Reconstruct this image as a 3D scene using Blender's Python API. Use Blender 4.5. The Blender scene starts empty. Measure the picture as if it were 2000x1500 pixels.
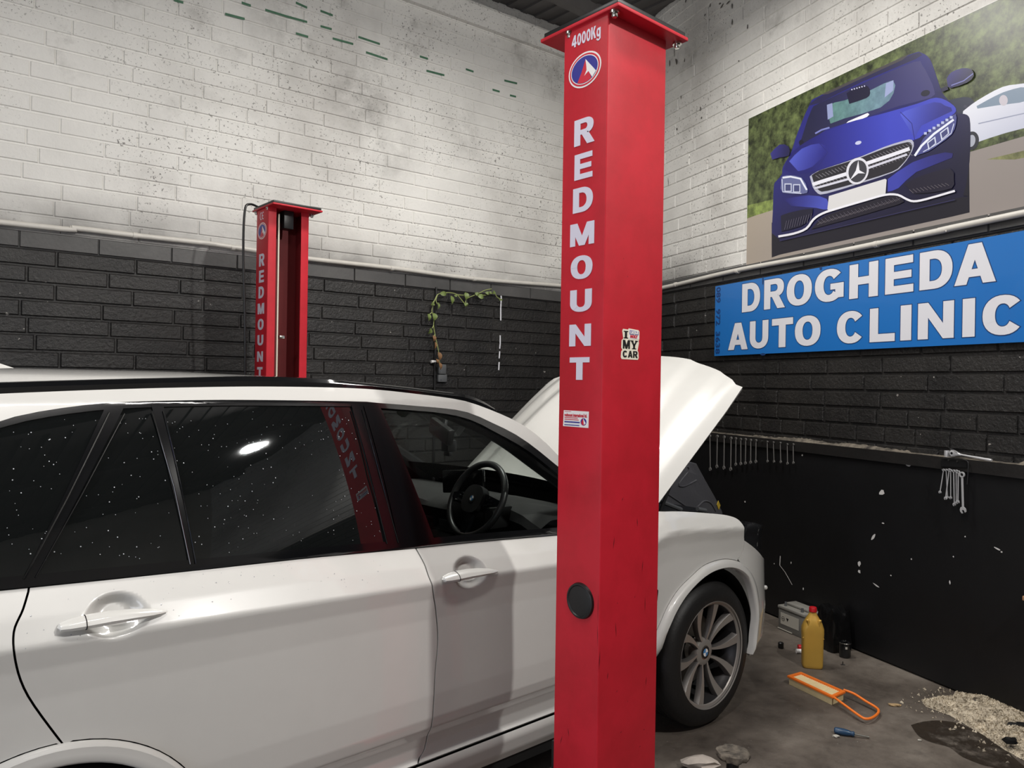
import bpy, bmesh, math, random
import numpy as np
from mathutils import Vector, Matrix
random.seed(7)
SC = bpy.context.scene
COL = SC.collection

# ------------------------------------------------------------------ camera
F = 1475.0; H = 1.72
PITCH, ROLL, YAW = math.radians(.015), math.radians(.89), math.radians(41.05)
def _axes():
    r = np.array([math.cos(YAW), -math.sin(YAW), 0]); f = np.array([math.sin(YAW), math.cos(YAW), 0]); u = np.array([0, 0, 1.])
    f2 = f*math.cos(PITCH)+u*math.sin(PITCH); u2 = -f*math.sin(PITCH)+u*math.cos(PITCH)
    return r*math.cos(ROLL)+u2*math.sin(ROLL), -r*math.sin(ROLL)+u2*math.cos(ROLL), f2
AR, AU, AF = _axes()
O = np.array([0, 0, H])
cam = bpy.data.cameras.new('camera'); cob = bpy.data.objects.new('camera', cam); COL.objects.link(cob)
cam.sensor_fit = 'HORIZONTAL'; cam.sensor_width = 36; cam.lens = 36*F/2000; cam.clip_start = .05
m = Matrix.Identity(4)
for i in range(3):
    m[i][0], m[i][1], m[i][2], m[i][3] = AR[i], AU[i], -AF[i], O[i]
cob.matrix_world = m
SC.camera = cob

# ------------------------------------------------------------------ world, lamps, exposure
SC.view_settings.view_transform = 'Standard'
SC.view_settings.look = 'None'
SC.view_settings.gamma = 1
SC.view_settings.use_curve_mapping = False
SC.view_settings.exposure = 0.0
w = bpy.data.worlds.new('world'); SC.world = w; w.use_nodes = True
w.node_tree.nodes['Background'].inputs[0].default_value = (.75, .85, 1, 1)
w.node_tree.nodes['Background'].inputs[1].default_value = .05
def lamp(name, kind, loc, target, energy, color, **kw):
    l = bpy.data.lights.new(name, kind); l.energy = energy; l.color = color
    for k, v in kw.items(): setattr(l, k, v)
    o = bpy.data.objects.new(name, l); COL.objects.link(o)
    o.location = loc
    if target is not None:
        o.rotation_euler = (Vector(target)-Vector(loc)).to_track_quat('-Z', 'Y').to_euler()
    return o
lamp('floodlight', 'AREA', (2.6, -1.45, 4.63), (2.4, 3.6, 1.8), 125, (1, .97, .93), shape='DISK', size=.15)
lamp('ceiling_tube_or_fill', 'AREA', (3.2, 3.1, 4.7), (3.25, 3.25, 0), 100, (1, .97, .92), shape='RECTANGLE', size=1.5, size_y=.25)
lamp('ceiling_tube_or_fill', 'AREA', (-.8, 2.6, 4.35), (-.8, 2.75, 0), 52, (1, .97, .93), shape='RECTANGLE', size=1.5, size_y=.25)
lamp('ceiling_tube_or_fill', 'AREA', (.9, .75, 4.6), (.9, .6, 0), 62, (1, .96, .92), shape='RECTANGLE', size=1.5, size_y=.25)  # added fill lamp, no known tube: lifts the shade on camera-side faces
lamp('doorway_daylight', 'AREA', (-3.3, .9, 1.5), (0, .9, 1.5), 95, (.82, .88, 1), shape='RECTANGLE', size=3.4, size_y=2.7)

# ------------------------------------------------------------------ geometry helpers
def ray(x, y): return AR*((x-1000)/F) - AU*((y-750)/F) + AF
def onY(x, y, Y): d = ray(x, y); return O+d*(Y/d[1])
def onX(x, y, X): d = ray(x, y); return O+d*(X/d[0])
def onZ(x, y, Z): d = ray(x, y); return O+d*((Z-H)/d[2])
def onP(x, y, p, n): d = ray(x, y); return O+d*(((p-O)@n)/(d@n))
CW = np.array([6.1, 5.41, 0])
dL = np.array([5.395, -.39, 0]); dL /= np.linalg.norm(dL); nL = np.array([dL[1], -dL[0], 0])
dR = np.array([-.321, -.947, 0]); dR /= np.linalg.norm(dR); nR = np.array([dR[1], -dR[0], 0])
UZ = np.array([0, 0, 1.])
def LW(x, y, o=0): return onP(x, y, CW+nL*o, nL)
def RW(x, y, o=0): return onP(x, y, CW+nR*o, nR)
def Lp(u, z, o=0): return CW+dL*u+UZ*z+nL*o
def Rp(u, z, o=0): return CW+dR*u+UZ*z+nR*o

ROOT = {}
def setp(o, label=None, cat=None, group=None, kind=None):
    if label: o['label'] = label
    if cat: o['category'] = cat
    if group: o['group'] = group
    if kind: o['kind'] = kind
    return o
def thing(name, label, cat, loc=(0, 0, 0), group=None):
    o = bpy.data.objects.new(name, None); COL.objects.link(o)
    o.location = loc; o.empty_display_size = .1
    ROOT[o.name] = Vector(loc)
    return setp(o, label, cat, group)
def obj(name, bm, mats, parent=None, sharp=35, origin=None):
    if not isinstance(mats, (list, tuple)): mats = [mats]
    off = ROOT[parent.name] if parent else Vector(origin if origin is not None else (0, 0, 0))
    for v in bm.verts: v.co -= off
    lay = bm.verts.layers.float_vector.get('nrm')
    cn = [Vector(v[lay]) for v in bm.verts] if lay else None
    me = bpy.data.meshes.new(name); bm.to_mesh(me); bm.free()
    for mm in mats: me.materials.append(mm)
    if sharp is not None:
        me.polygons.foreach_set('use_smooth', [True]*len(me.polygons))
        me.set_sharp_from_angle(angle=math.radians(sharp))
    if cn:      # panels carry the true normals of the flank they are cut from
        ln = [None]*len(me.loops)
        for p in me.polygons:
            for li in p.loop_indices:
                n = cn[me.loops[li].vertex_index]
                ln[li] = n if n.length_squared > .5 and n.dot(p.normal) > .35 else p.normal.copy()
        me.normals_split_custom_set(ln)
    o = bpy.data.objects.new(name, me); COL.objects.link(o)
    if parent: o.parent = parent
    elif origin is not None: o.location = origin
    ROOT[o.name] = Vector(off)
    return o
def NB(): return bmesh.new()
def face(bm, pts, mi=0):
    f = bm.faces.new([bm.verts.new(Vector(p)) for p in pts]); f.material_index = mi; return f
def box(bm, lo, hi, mi=0, bev=0, mat=None):
    x0, y0, z0 = lo; x1, y1, z1 = hi
    b = bmesh.new()
    bmesh.ops.create_cube(b, size=1)
    for v in b.verts: v.co = Vector(((x0+x1)/2+v.co.x*(x1-x0), (y0+y1)/2+v.co.y*(y1-y0), (z0+z1)/2+v.co.z*(z1-z0)))
    if bev: bmesh.ops.bevel(b, geom=b.edges[:], offset=bev, segments=2, affect='EDGES', profile=.5)
    merge(bm, b, mi, mat)
def merge(bm, b, mi=0, mat=None):
    vm = {}
    for v in b.verts:
        vm[v] = bm.verts.new(mat @ v.co if mat else v.co)
    for f in b.faces:
        try: nf = bm.faces.new([vm[v] for v in f.verts])
        except ValueError: continue
        nf.material_index = mi if mi is not None else f.material_index
    b.free()
def frame(o, u, v, n=None):
    u = Vector(u).normalized(); v = Vector(v).normalized(); n = u.cross(v) if n is None else Vector(n)
    M = Matrix.Identity(4)
    for i in range(3): M[i][0], M[i][1], M[i][2], M[i][3] = u[i], v[i], n[i], o[i]
    return M
def tube(bm, pts, r, seg=8, mi=0, closed=False, cap=True):
    pts = [Vector(p) for p in pts]; n = len(pts); rings = []
    rr = r if isinstance(r, (list, tuple)) else [r]*n
    up = None
    for i, p in enumerate(pts):
        a = pts[(i-1) % n] if (closed or i > 0) else p; b = pts[(i+1) % n] if (closed or i < n-1) else p
        t = (b-a).normalized()
        if up is None:
            up = Vector((0, 0, 1)) if abs(t.z) < .9 else Vector((1, 0, 0))
        s = t.cross(up).normalized(); up = s.cross(t).normalized()
        rings.append([bm.verts.new(p+(s*math.cos(2*math.pi*k/seg)+up*math.sin(2*math.pi*k/seg))*rr[i]) for k in range(seg)])
    for i in range(n if closed else n-1):
        A, B = rings[i], rings[(i+1) % n]
        for k in range(seg):
            f = bm.faces.new((A[k], A[(k+1) % seg], B[(k+1) % seg], B[k])); f.material_index = mi
    if cap and not closed:
        f = bm.faces.new(rings[0][::-1]); f.material_index = mi
        f = bm.faces.new(rings[-1]); f.material_index = mi
def lathe(bm, prof, M=None, seg=32, mi=0, a0=0, a1=2*math.pi):
    # profile of (radius, height) about local z
    full = abs(a1-a0-2*math.pi) < 1e-6; ns = seg if full else seg+1
    rings = []
    for r, z in prof:
        if r < 1e-6:
            v = bm.verts.new(M @ Vector((0, 0, z)) if M else Vector((0, 0, z))); rings.append([v]*ns)
        else:
            ring = []
            for k in range(ns):
                a = a0+(a1-a0)*k/seg; p = Vector((r*math.cos(a), r*math.sin(a), z))
                ring.append(bm.verts.new(M @ p if M else p))
            rings.append(ring)
    for A, B in zip(rings, rings[1:]):
        for k in range(seg):
            k2 = (k+1) % ns
            q = []
            for v in (A[k], A[k2], B[k2], B[k]):
                if v not in q: q.append(v)
            if len(q) > 2:
                try: f = bm.faces.new(q); f.material_index = mi
                except ValueError: pass
def area2(p): return sum(p[i][0]*p[(i+1) % len(p)][1]-p[(i+1) % len(p)][0]*p[i][1] for i in range(len(p)))
def shrink(p, d):
    if area2(p) < 0: p = p[::-1]
    n = len(p); out = []
    for i in range(n):
        a, b, c = Vector(p[i-1]), Vector(p[i]), Vector(p[(i+1) % n])
        e1 = (b-a); e2 = (c-b)
        if e1.length < 1e-9 or e2.length < 1e-9: out.append(tuple(b)); continue
        e1.normalize(); e2.normalize()
        n1 = Vector((-e1.y, e1.x)); n2 = Vector((-e2.y, e2.x)); mm = n1+n2
        k = max(mm.length_squared/2, .35)
        out.append(tuple(b+mm*d/k))
    return out
def clean(p, eps=1e-4):
    q = []
    for a in p:
        if not q or (Vector(a)-Vector(q[-1])).length > eps: q.append(tuple(a))
    if (Vector(q[0])-Vector(q[-1])).length < eps: q.pop()
    return q
def gridpoly(poly, gu, gv=None):
    """flat polygon in (u,v) cut along a grid; returns bmesh with z=0, ccw"""
    p = clean(poly)
    if area2(p) < 0: p = p[::-1]
    b = bmesh.new()
    b.faces.new([b.verts.new((x, y, 0)) for x, y in p]); b.normal_update()
    bmesh.ops.triangulate(b, faces=b.faces[:], ngon_method='EAR_CLIP')
    xs = [a[0] for a in p]; ys = [a[1] for a in p]
    gv = gv or gu
    def cut(lo, hi, g, ax):
        k = math.ceil(lo/g+1e-6)
        while k*g < hi-1e-6:
            co = [0, 0, 0]; no = [0, 0, 0]; co[ax] = k*g; no[ax] = 1
            bmesh.ops.bisect_plane(b, geom=b.verts[:]+b.edges[:]+b.faces[:], plane_co=co, plane_no=no, dist=1e-6)
            k += 1
    cut(min(xs), max(xs), gu, 0); cut(min(ys), max(ys), gv, 1)
    bmesh.ops.remove_doubles(b, verts=b.verts[:], dist=1e-5)
    bmesh.ops.recalc_face_normals(b, faces=b.faces[:])
    if b.faces and sum(f.normal.z for f in b.faces) < 0: bmesh.ops.reverse_faces(b, faces=b.faces[:])
    return b
def thicken(b, t):
    """give an open sheet a back and rims, growing against its normals"""
    b.normal_update()
    vs = b.verts[:]; fs = b.faces[:]
    lay = b.verts.layers.float_vector.get('nrm')
    new = {v: b.verts.new(v.co-(Vector(v[lay]) if lay else v.normal)*t) for v in vs}
    bd = [e for e in b.edges if len(e.link_faces) == 1]
    rims = []
    for e in bd:
        f = e.link_faces[0]; l = [l for l in f.loops if l.edge == e][0]
        rims.append((l.vert, l.link_loop_next.vert, f.material_index))
    for f in fs:
        nf = b.faces.new([new[v] for v in reversed(f.verts)]); nf.material_index = f.material_index
    for a, c, mi in rims:
        try: nf = b.faces.new((c, a, new[a], new[c])); nf.material_index = mi
        except ValueError: pass
def extr(bm, poly, M, t, mi=0):
    """polygon in (u,v) made a plate: face at n=t, back at n=0, in frame M"""
    p = clean(poly)
    if area2(p) < 0: p = p[::-1]
    b = bmesh.new()
    b.faces.new([b.verts.new((x, y, t)) for x, y in p]); b.normal_update()
    bmesh.ops.triangulate(b, faces=b.faces[:], ngon_method='EAR_CLIP')
    b.normal_update()
    if t > 1e-5: thicken(b, t)
    merge(bm, b, mi, M)
def smoothline(pts, n=6):
    """Catmull-Rom through points"""
    P = [np.array(p, float) for p in pts]; out = []
    for i in range(len(P)-1):
        a, b, c, d = P[max(i-1, 0)], P[i], P[i+1], P[min(i+2, len(P)-1)]
        for k in range(n):
            t = k/n
            out.append(.5*((2*b)+(-a+c)*t+(2*a-5*b+4*c-d)*t*t+(-a+3*b-3*c+d)*t**3))
    out.append(P[-1]); return out

# ------------------------------------------------------------------ materials
def lin(c):
    return tuple(((v/255)/12.92 if v/255 <= .04045 else ((v/255+.055)/1.055)**2.4) for v in c)+(1,)
def mat(name, rgb, rough=.5, metal=0, coat=0, noise=0, scale=8, bump=0, bscale=60, spec=.5, dark=None, thresh=None, stretch=None, coat_rough=.05):
    """principled with optional two-tone noise (dark, thresh) and bump"""
    m = bpy.data.materials.new(name); m.use_nodes = True; nt = m.node_tree; N = nt.nodes; L = nt.links
    b = N['Principled BSDF']
    c = lin(rgb)
    b.inputs['Base Color'].default_value = c; b.inputs['Roughness'].default_value = rough
    b.inputs['Metallic'].default_value = metal; b.inputs['Coat Weight'].default_value = coat
    b.inputs['Coat Roughness'].default_value = coat_rough
    b.inputs['Specular IOR Level'].default_value = spec
    tc = N.new('ShaderNodeTexCoord'); vec = tc.outputs['Object']
    if stretch:
        mp = N.new('ShaderNodeMapping'); mp.inputs['Scale'].default_value = stretch; L.new(vec, mp.inputs[0]); vec = mp.outputs[0]
    if noise or dark:
        n = N.new('ShaderNodeTexNoise'); n.inputs['Scale'].default_value = scale; n.inputs['Detail'].default_value = 6
        n.inputs['Roughness'].default_value = .65
        L.new(vec, n.inputs['Vector'])
        r = N.new('ShaderNodeValToRGB')
        lo, hi = thresh or (.3, .7)
        r.color_ramp.elements[0].position = lo; r.color_ramp.elements[1].position = hi
        d = lin(dark) if dark else tuple(v*(1-noise) for v in c[:3])+(1,)
        r.color_ramp.elements[0].color = d; r.color_ramp.elements[1].color = c
        L.new(n.outputs['Fac'], r.inputs[0]); L.new(r.outputs[0], b.inputs['Base Color'])
    if bump:
        n2 = N.new('ShaderNodeTexNoise'); n2.inputs['Scale'].default_value = bscale; n2.inputs['Detail'].default_value = 4
        L.new(tc.outputs['Object'], n2.inputs['Vector'])
        bp = N.new('ShaderNodeBump'); bp.inputs['Strength'].default_value = bump; bp.inputs['Distance'].default_value = .01
        L.new(n2.outputs['Fac'], bp.inputs['Height']); L.new(bp.outputs[0], b.inputs['Normal'])
    return m
def mixrgb(nt, fac, a, b, mode='MIX'):
    n = nt.nodes.new('ShaderNodeMix'); n.data_type = 'RGBA'; n.blend_type = mode
    for s, v in ((n.inputs[0], fac), (n.inputs[6], a), (n.inputs[7], b)):
        if hasattr(v, 'is_linked') or hasattr(v, 'links'): nt.links.new(v, s)
        else: s.default_value = v
    return n.outputs[2]
def ramp(nt, src, stops):
    r = nt.nodes.new('ShaderNodeValToRGB'); e = r.color_ramp.elements
    while len(e) < len(stops): e.new(.5)
    for k, (p, c) in enumerate(stops):
        e[k].position = p; e[k].color = c if len(c) == 4 else tuple(c)+(1,)
    nt.links.new(src, r.inputs[0]); return r.outputs[0]
def tex(nt, kind, vec, scale, **kw):
    n = nt.nodes.new(kind); n.inputs['Scale'].default_value = scale
    for k, v in kw.items(): n.inputs[k].default_value = v
    nt.links.new(vec, n.inputs['Vector']); return n
W1 = (1, 1, 1, 1); K0 = (0, 0, 0, 1)
def brick_white():
    m = bpy.data.materials.new('white_painted_block'); m.use_nodes = True; nt = m.node_tree; b = nt.nodes['Principled BSDF']
    tc = nt.nodes.new('ShaderNodeTexCoord'); v = tc.outputs['Object']
    big = tex(nt, 'ShaderNodeTexNoise', v, .9, Detail=5, Roughness=.6)
    base = ramp(nt, big.outputs['Fac'], [(.3, lin((192, 189, 184))), (.5, lin((222, 220, 215))), (.72, lin((234, 232, 227)))])
    # grime blotches on the upper courses
    bl = tex(nt, 'ShaderNodeTexNoise', v, 2.3, Detail=8, Roughness=.7)
    blm = ramp(nt, bl.outputs['Fac'], [(.56, K0), (.72, W1)])
    sep = nt.nodes.new('ShaderNodeSeparateXYZ'); nt.links.new(v, sep.inputs[0])
    mr = nt.nodes.new('ShaderNodeMapRange'); mr.inputs[1].default_value = 3.3; mr.inputs[2].default_value = 5.0
    mr.inputs[3].default_value = .15; mr.inputs[4].default_value = .6
    nt.links.new(sep.outputs[2], mr.inputs[0])
    mu = nt.nodes.new('ShaderNodeMath'); mu.operation = 'MULTIPLY'; nt.links.new(blm, mu.inputs[0]); nt.links.new(mr.outputs[0], mu.inputs[1])
    c1 = mixrgb(nt, mu.outputs[0], base, lin((122, 118, 112)))
    # sooty smears high on the long wall, and a darker patch topping the right one
    sx = tex(nt, 'ShaderNodeTexNoise', v, 4.5, Detail=9, Roughness=.72)
    sxm = ramp(nt, sx.outputs['Fac'], [(.36, K0), (.66, W1)])
    for px, rad, amt in (((705, 185), .42, .8), ((770, 300), .38, .55), ((905, 250), .4, .35), ((560, 60), .5, .45), ((1370, 60), .7, .3)):
        P = (LW if px[0] < 1200 else RW)(*px, 0)
        dn = nt.nodes.new('ShaderNodeVectorMath'); dn.operation = 'DISTANCE'; dn.inputs[1].default_value = P; nt.links.new(v, dn.inputs[0])
        mp = nt.nodes.new('ShaderNodeMapRange'); mp.inputs[1].default_value = 0; mp.inputs[2].default_value = rad; mp.inputs[3].default_value = amt; mp.inputs[4].default_value = 0
        nt.links.new(dn.outputs['Value'], mp.inputs[0])
        mm = nt.nodes.new('ShaderNodeMath'); mm.operation = 'MULTIPLY'; nt.links.new(mp.outputs[0], mm.inputs[0]); nt.links.new(sxm, mm.inputs[1])
        c1 = mixrgb(nt, mm.outputs[0], c1, lin((100, 96, 92)))
    # pits
    pit = tex(nt, 'ShaderNodeTexNoise', v, 55, Detail=3, Roughness=.6)
    pm = ramp(nt, pit.outputs['Fac'], [(.615, K0), (.66, W1)])
    den = tex(nt, 'ShaderNodeTexNoise', v, 1.6, Detail=3)
    dm = ramp(nt, den.outputs['Fac'], [(.40, K0), (.60, (.9, .9, .9, 1))])
    mu2 = nt.nodes.new('ShaderNodeMath'); mu2.operation = 'MULTIPLY'; nt.links.new(pm, mu2.inputs[0]); nt.links.new(dm, mu2.inputs[1])
    c2 = mixrgb(nt, mu2.outputs[0], c1, lin((95, 92, 88)))
    # sprayed grey edge just above the pipe
    mr2 = nt.nodes.new('ShaderNodeMapRange'); mr2.inputs[1].default_value = 2.72; mr2.inputs[2].default_value = 3.0
    mr2.inputs[3].default_value = .75; mr2.inputs[4].default_value = 0
    nt.links.new(sep.outputs[2], mr2.inputs[0])
    sn = tex(nt, 'ShaderNodeTexNoise', v, 1.3, Detail=4)
    sm = ramp(nt, sn.outputs['Fac'], [(.35, K0), (.6, W1)])
    mu3 = nt.nodes.new('ShaderNodeMath'); mu3.operation = 'MULTIPLY'; nt.links.new(mr2.outputs[0], mu3.inputs[0]); nt.links.new(sm, mu3.inputs[1])
    c3 = mixrgb(nt, mu3.outputs[0], c2, lin((105, 103, 101)))
    nt.links.new(c3, b.inputs['Base Color']); b.inputs['Roughness'].default_value = .55
    bm_ = tex(nt, 'ShaderNodeTexNoise', v, 38, Detail=5, Roughness=.6)
    bp = nt.nodes.new('ShaderNodeBump'); bp.inputs['Strength'].default_value = .35; bp.inputs['Distance'].default_value = .012
    nt.links.new(bm_.outputs['Fac'], bp.inputs['Height']); nt.links.new(bp.outputs[0], b.inputs['Normal'])
    return m
def brick_black():
    m = bpy.data.materials.new('black_painted_block'); m.use_nodes = True; nt = m.node_tree; b = nt.nodes['Principled BSDF']
    tc = nt.nodes.new('ShaderNodeTexCoord'); v = tc.outputs['Object']
    n = tex(nt, 'ShaderNodeTexNoise', v, 3, Detail=6, Roughness=.6)
    c = ramp(nt, n.outputs['Fac'], [(.3, lin((24, 23, 23))), (.7, lin((44, 42, 40)))])
    f = tex(nt, 'ShaderNodeTexNoise', v, 22, Detail=3)
    fm = ramp(nt, f.outputs['Fac'], [(.735, K0), (.75, W1)])
    c = mixrgb(nt, fm, c, lin((150, 146, 140)))
    nt.links.new(c, b.inputs['Base Color']); b.inputs['Roughness'].default_value = .42
    n2 = tex(nt, 'ShaderNodeTexNoise', v, 42, Detail=5, Roughness=.65)
    bp = nt.nodes.new('ShaderNodeBump'); bp.inputs['Strength'].default_value = .55; bp.inputs['Distance'].default_value = .015
    nt.links.new(n2.outputs['Fac'], bp.inputs['Height']); nt.links.new(bp.outputs[0], b.inputs['Normal'])
    return m
def floor_mat():
    m = bpy.data.materials.new('oily_concrete'); m.use_nodes = True; nt = m.node_tree; b = nt.nodes['Principled BSDF']
    tc = nt.nodes.new('ShaderNodeTexCoord'); v = tc.outputs['Object']
    n = tex(nt, 'ShaderNodeTexNoise', v, 1.7, Detail=8, Roughness=.68)
    c = ramp(nt, n.outputs['Fac'], [(.32, lin((66, 59, 53))), (.52, lin((98, 90, 82))), (.72, lin((124, 116, 107)))])
    n1 = tex(nt, 'ShaderNodeTexNoise', v, 9, Detail=6, Roughness=.7)
    mk = ramp(nt, n1.outputs['Fac'], [(.55, K0), (.75, (.55, .55, .55, 1))])
    c = mixrgb(nt, mk, c, lin((52, 46, 42)))
    sp = tex(nt, 'ShaderNodeTexNoise', v, 70, Detail=2)
    sm = ramp(nt, sp.outputs['Fac'], [(.72, K0), (.76, (.7, .7, .7, 1))])
    c = mixrgb(nt, sm, c, lin((160, 154, 146)))
    nt.links.new(c, b.inputs['Base Color'])
    rr = ramp(nt, n.outputs['Fac'], [(.3, (.45, .45, .45, 1)), (.7, (.7, .7, .7, 1))]); nt.links.new(rr, b.inputs['Roughness'])
    n2 = tex(nt, 'ShaderNodeTexNoise', v, 30, Detail=6, Roughness=.7)
    bp = nt.nodes.new('ShaderNodeBump'); bp.inputs['Strength'].default_value = .3; bp.inputs['Distance'].default_value = .012
    nt.links.new(n2.outputs['Fac'], bp.inputs['Height']); nt.links.new(bp.outputs[0], b.inputs['Normal'])
    return m
def glass_mat(name, transp, tint, ior):
    m = bpy.data.materials.new(name); m.use_nodes = True; nt = m.node_tree; N = nt.nodes; L = nt.links
    N.remove(N['Principled BSDF']); out = N['Material Output']
    t = N.new('ShaderNodeBsdfTransparent'); t.inputs[0].default_value = tint
    d = N.new('ShaderNodeBsdfDiffuse'); d.inputs[0].default_value = (.006, .007, .007, 1)
    g = N.new('ShaderNodeBsdfGlossy'); g.inputs['Roughness'].default_value = .015; g.inputs[0].default_value = (.95, .98, 1, 1)
    mx = N.new('ShaderNodeMixShader'); mx.inputs[0].default_value = transp; L.new(d.outputs[0], mx.inputs[1]); L.new(t.outputs[0], mx.inputs[2])
    lw = N.new('ShaderNodeLayerWeight'); lw.inputs[0].default_value = .5
    p5 = N.new('ShaderNodeMath'); p5.operation = 'POWER'; p5.inputs[1].default_value = 5; L.new(lw.outputs['Facing'], p5.inputs[0])
    f0 = ((ior-1)/(ior+1))**2
    fr = N.new('ShaderNodeMath'); fr.operation = 'MULTIPLY_ADD'; fr.inputs[1].default_value = 1-f0; fr.inputs[2].default_value = f0; L.new(p5.outputs[0], fr.inputs[0])
    m2 = N.new('ShaderNodeMixShader'); L.new(fr.outputs[0], m2.inputs[0]); L.new(mx.outputs[0], m2.inputs[1]); L.new(g.outputs[0], m2.inputs[2])
    L.new(m2.outputs[0], out.inputs[0]); return m
def vcol_mat(name, rough):
    m = bpy.data.materials.new(name); m.use_nodes = True; nt = m.node_tree; b = nt.nodes['Principled BSDF']
    a = nt.nodes.new('ShaderNodeVertexColor'); a.layer_name = 'print'
    tc = nt.nodes.new('ShaderNodeTexCoord')
    n = tex(nt, 'ShaderNodeTexNoise', tc.outputs['Object'], 14, Detail=8, Roughness=.7)
    k = ramp(nt, n.outputs['Fac'], [(.36, (.12, .14, .10, 1)), (.5, (.9, .9, .8, 1)), (.66, (2.0, 2.0, 1.7, 1))])
    sep = nt.nodes.new('ShaderNodeSeparateColor'); nt.links.new(a.outputs['Color'], sep.inputs[0])
    # alpha of the print layer marks foliage
    c = mixrgb(nt, a.outputs['Alpha'], a.outputs['Color'], mixrgb(nt, 1.0, a.outputs['Color'], k, 'MULTIPLY'))
    nt.links.new(c, b.inputs['Base Color']); b.inputs['Roughness'].default_value = rough
    return m
M_WHITEB = brick_white(); M_BLACKB = brick_black(); M_FLOOR = floor_mat()
M_BAND = mat('grey_concrete_band', (88, 87, 86), .5, noise=.45, scale=2.2, bump=.15, bscale=40)
M_BOARD = mat('black_board', (17, 17, 19), .45, noise=.4, scale=3, bump=.1, bscale=20)
M_BATTEN = mat('black_batten', (30, 28, 27), .5, noise=.5, scale=5, bump=.2, bscale=30)
M_MORTAR = mat('mortar_debris', (120, 112, 100), .9, dark=(45, 41, 37), scale=14, thresh=(.35, .6), bump=.6, bscale=30)
M_CEIL = mat('dark_ceiling_sheet', (96, 93, 92), .7, noise=.3, scale=2)
M_ROOMW = mat('pale_wall_paint', (196, 192, 184), .6, noise=.2, scale=2)
M_ROOMD = mat('dark_wall_paint', (34, 34, 34), .5, noise=.3, scale=2)
M_PIPE = mat('white_painted_pipe', (214, 210, 202), .4, noise=.15, scale=6)
M_RED = mat('red_lift_paint', (192, 30, 46), .48, spec=.35, dark=(172, 26, 38), scale=5, thresh=(.3, .6), bump=.03, bscale=90)
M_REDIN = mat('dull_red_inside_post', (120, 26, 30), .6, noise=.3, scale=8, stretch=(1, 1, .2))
M_SCR = mat('dark_scratch', (70, 12, 14), .6)
M_BLK = mat('black_plastic', (20, 20, 21), .4)
M_DBLK = mat('dark_recess', (8, 8, 8), .9, spec=.05)
M_STEEL = mat('bright_steel', (190, 188, 182), .25, metal=1)
M_TOOL = mat('bright_tool_steel', (200, 200, 202), .35, metal=.35)
M_TOOLD = mat('dull_tool_steel', (128, 126, 124), .42, metal=.35)
M_CHROME = mat('chrome', (205, 207, 212), .15, metal=1)
M_LETTER = mat('pale_lavender_vinyl', (214, 210, 224), .4)
M_WVINYL = mat('white_vinyl', (232, 230, 228), .4)
M_CREAM = mat('cream_vinyl', (232, 226, 208), .4)
M_BLUEV = mat('navy_vinyl', (52, 50, 140), .4)
M_REDV = mat('red_vinyl', (200, 40, 60), .4)
M_INK = mat('black_ink', (24, 22, 22), .5)
M_SIGN = mat('blue_sign_board', (30, 112, 190), .3, coat=.2)
M_SIGNW = mat('white_sign_letter', (226, 226, 232), .35)
M_SIGNO = mat('navy_sign_outline', (28, 60, 110), .4)
M_PHONE = mat('navy_sign_digits', (18, 58, 116), .4)
M_PAINT = mat('white_car_paint', (205, 204, 200), .32, coat=1, noise=.05, scale=3)
M_GLOSSB = mat('gloss_black_trim', (12, 13, 15), .12, coat=.5)
M_RUBBER = mat('black_rubber', (16, 16, 16), .65, bump=.1, bscale=50)
M_TYRE = mat('tyre_rubber', (22, 21, 21), .55, bump=.12, bscale=70)
M_RIM = mat('ferric_grey_alloy', (158, 153, 148), .34, metal=.5)
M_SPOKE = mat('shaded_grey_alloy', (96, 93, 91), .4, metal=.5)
M_RIMD = mat('dark_wheel_barrel', (62, 61, 62), .4, metal=.6)
M_DISC = mat('brake_disc_steel', (120, 116, 110), .4, metal=.9)
M_CABIN = mat('dark_cabin_plastic', (17, 17, 18), .7, spec=.3)
M_DASH = mat('dark_grey_dash', (46, 46, 46), .75, spec=.25, bump=.1, bscale=120)
M_LINER = mat('black_wheel_liner', (10, 10, 10), .8)
M_TINT = glass_mat('privacy_glass', .10, (.25, .28, .28, 1), 1.75)
M_CLEAR = glass_mat('clear_glass', .985, (.90, .94, .92, 1), 1.14)
M_LENS = mat('smoked_headlamp_lens', (28, 29, 31), .08, coat=1)
M_ENGC = mat('grey_moulded_cover', (84, 84, 88), .55, bump=.1, bscale=60)
M_YEL = mat('yellow_label', (200, 170, 60), .5)
M_GOLD = mat('gold_plastic', (206, 164, 74), .36, metal=.2, noise=.1, scale=6)
M_REDCAP = mat('red_cap', (190, 24, 34), .4)
M_BATT = mat('grey_battery_case', (112, 110, 106), .5, noise=.15, scale=9)
M_BATTL = mat('pale_battery_lid', (140, 138, 132), .5, noise=.15, scale=9)
M_LABEL = mat('white_label', (178, 174, 164), .5)
M_ORANGE = mat('orange_polyurethane', (238, 122, 40), .5)
M_PAPER = mat('cream_filter_paper', (226, 206, 158), .8, noise=.12, scale=30)
M_SDBLUE = mat('blue_screwdriver_handle', (30, 62, 92), .35, coat=.3)
M_LEAF = mat('green_leaf', (122, 140, 76), .5, noise=.3, scale=20)
M_LEAFB = mat('withered_leaf', (142, 104, 66), .7, noise=.45, scale=20)
M_STEM = mat('pale_green_stem', (150, 160, 96), .5)
M_GREYBOX = mat('grey_socket_box', (88, 90, 92), .5)
M_GRAVEL = mat('pale_absorbent_granules', (216, 204, 182), .9, dark=(126, 114, 96), scale=24, thresh=(.3, .65))
M_OIL = mat('oil_soaked_floor', (50, 41, 32), .5, noise=.4, scale=6, bump=.1, bscale=20)
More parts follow.
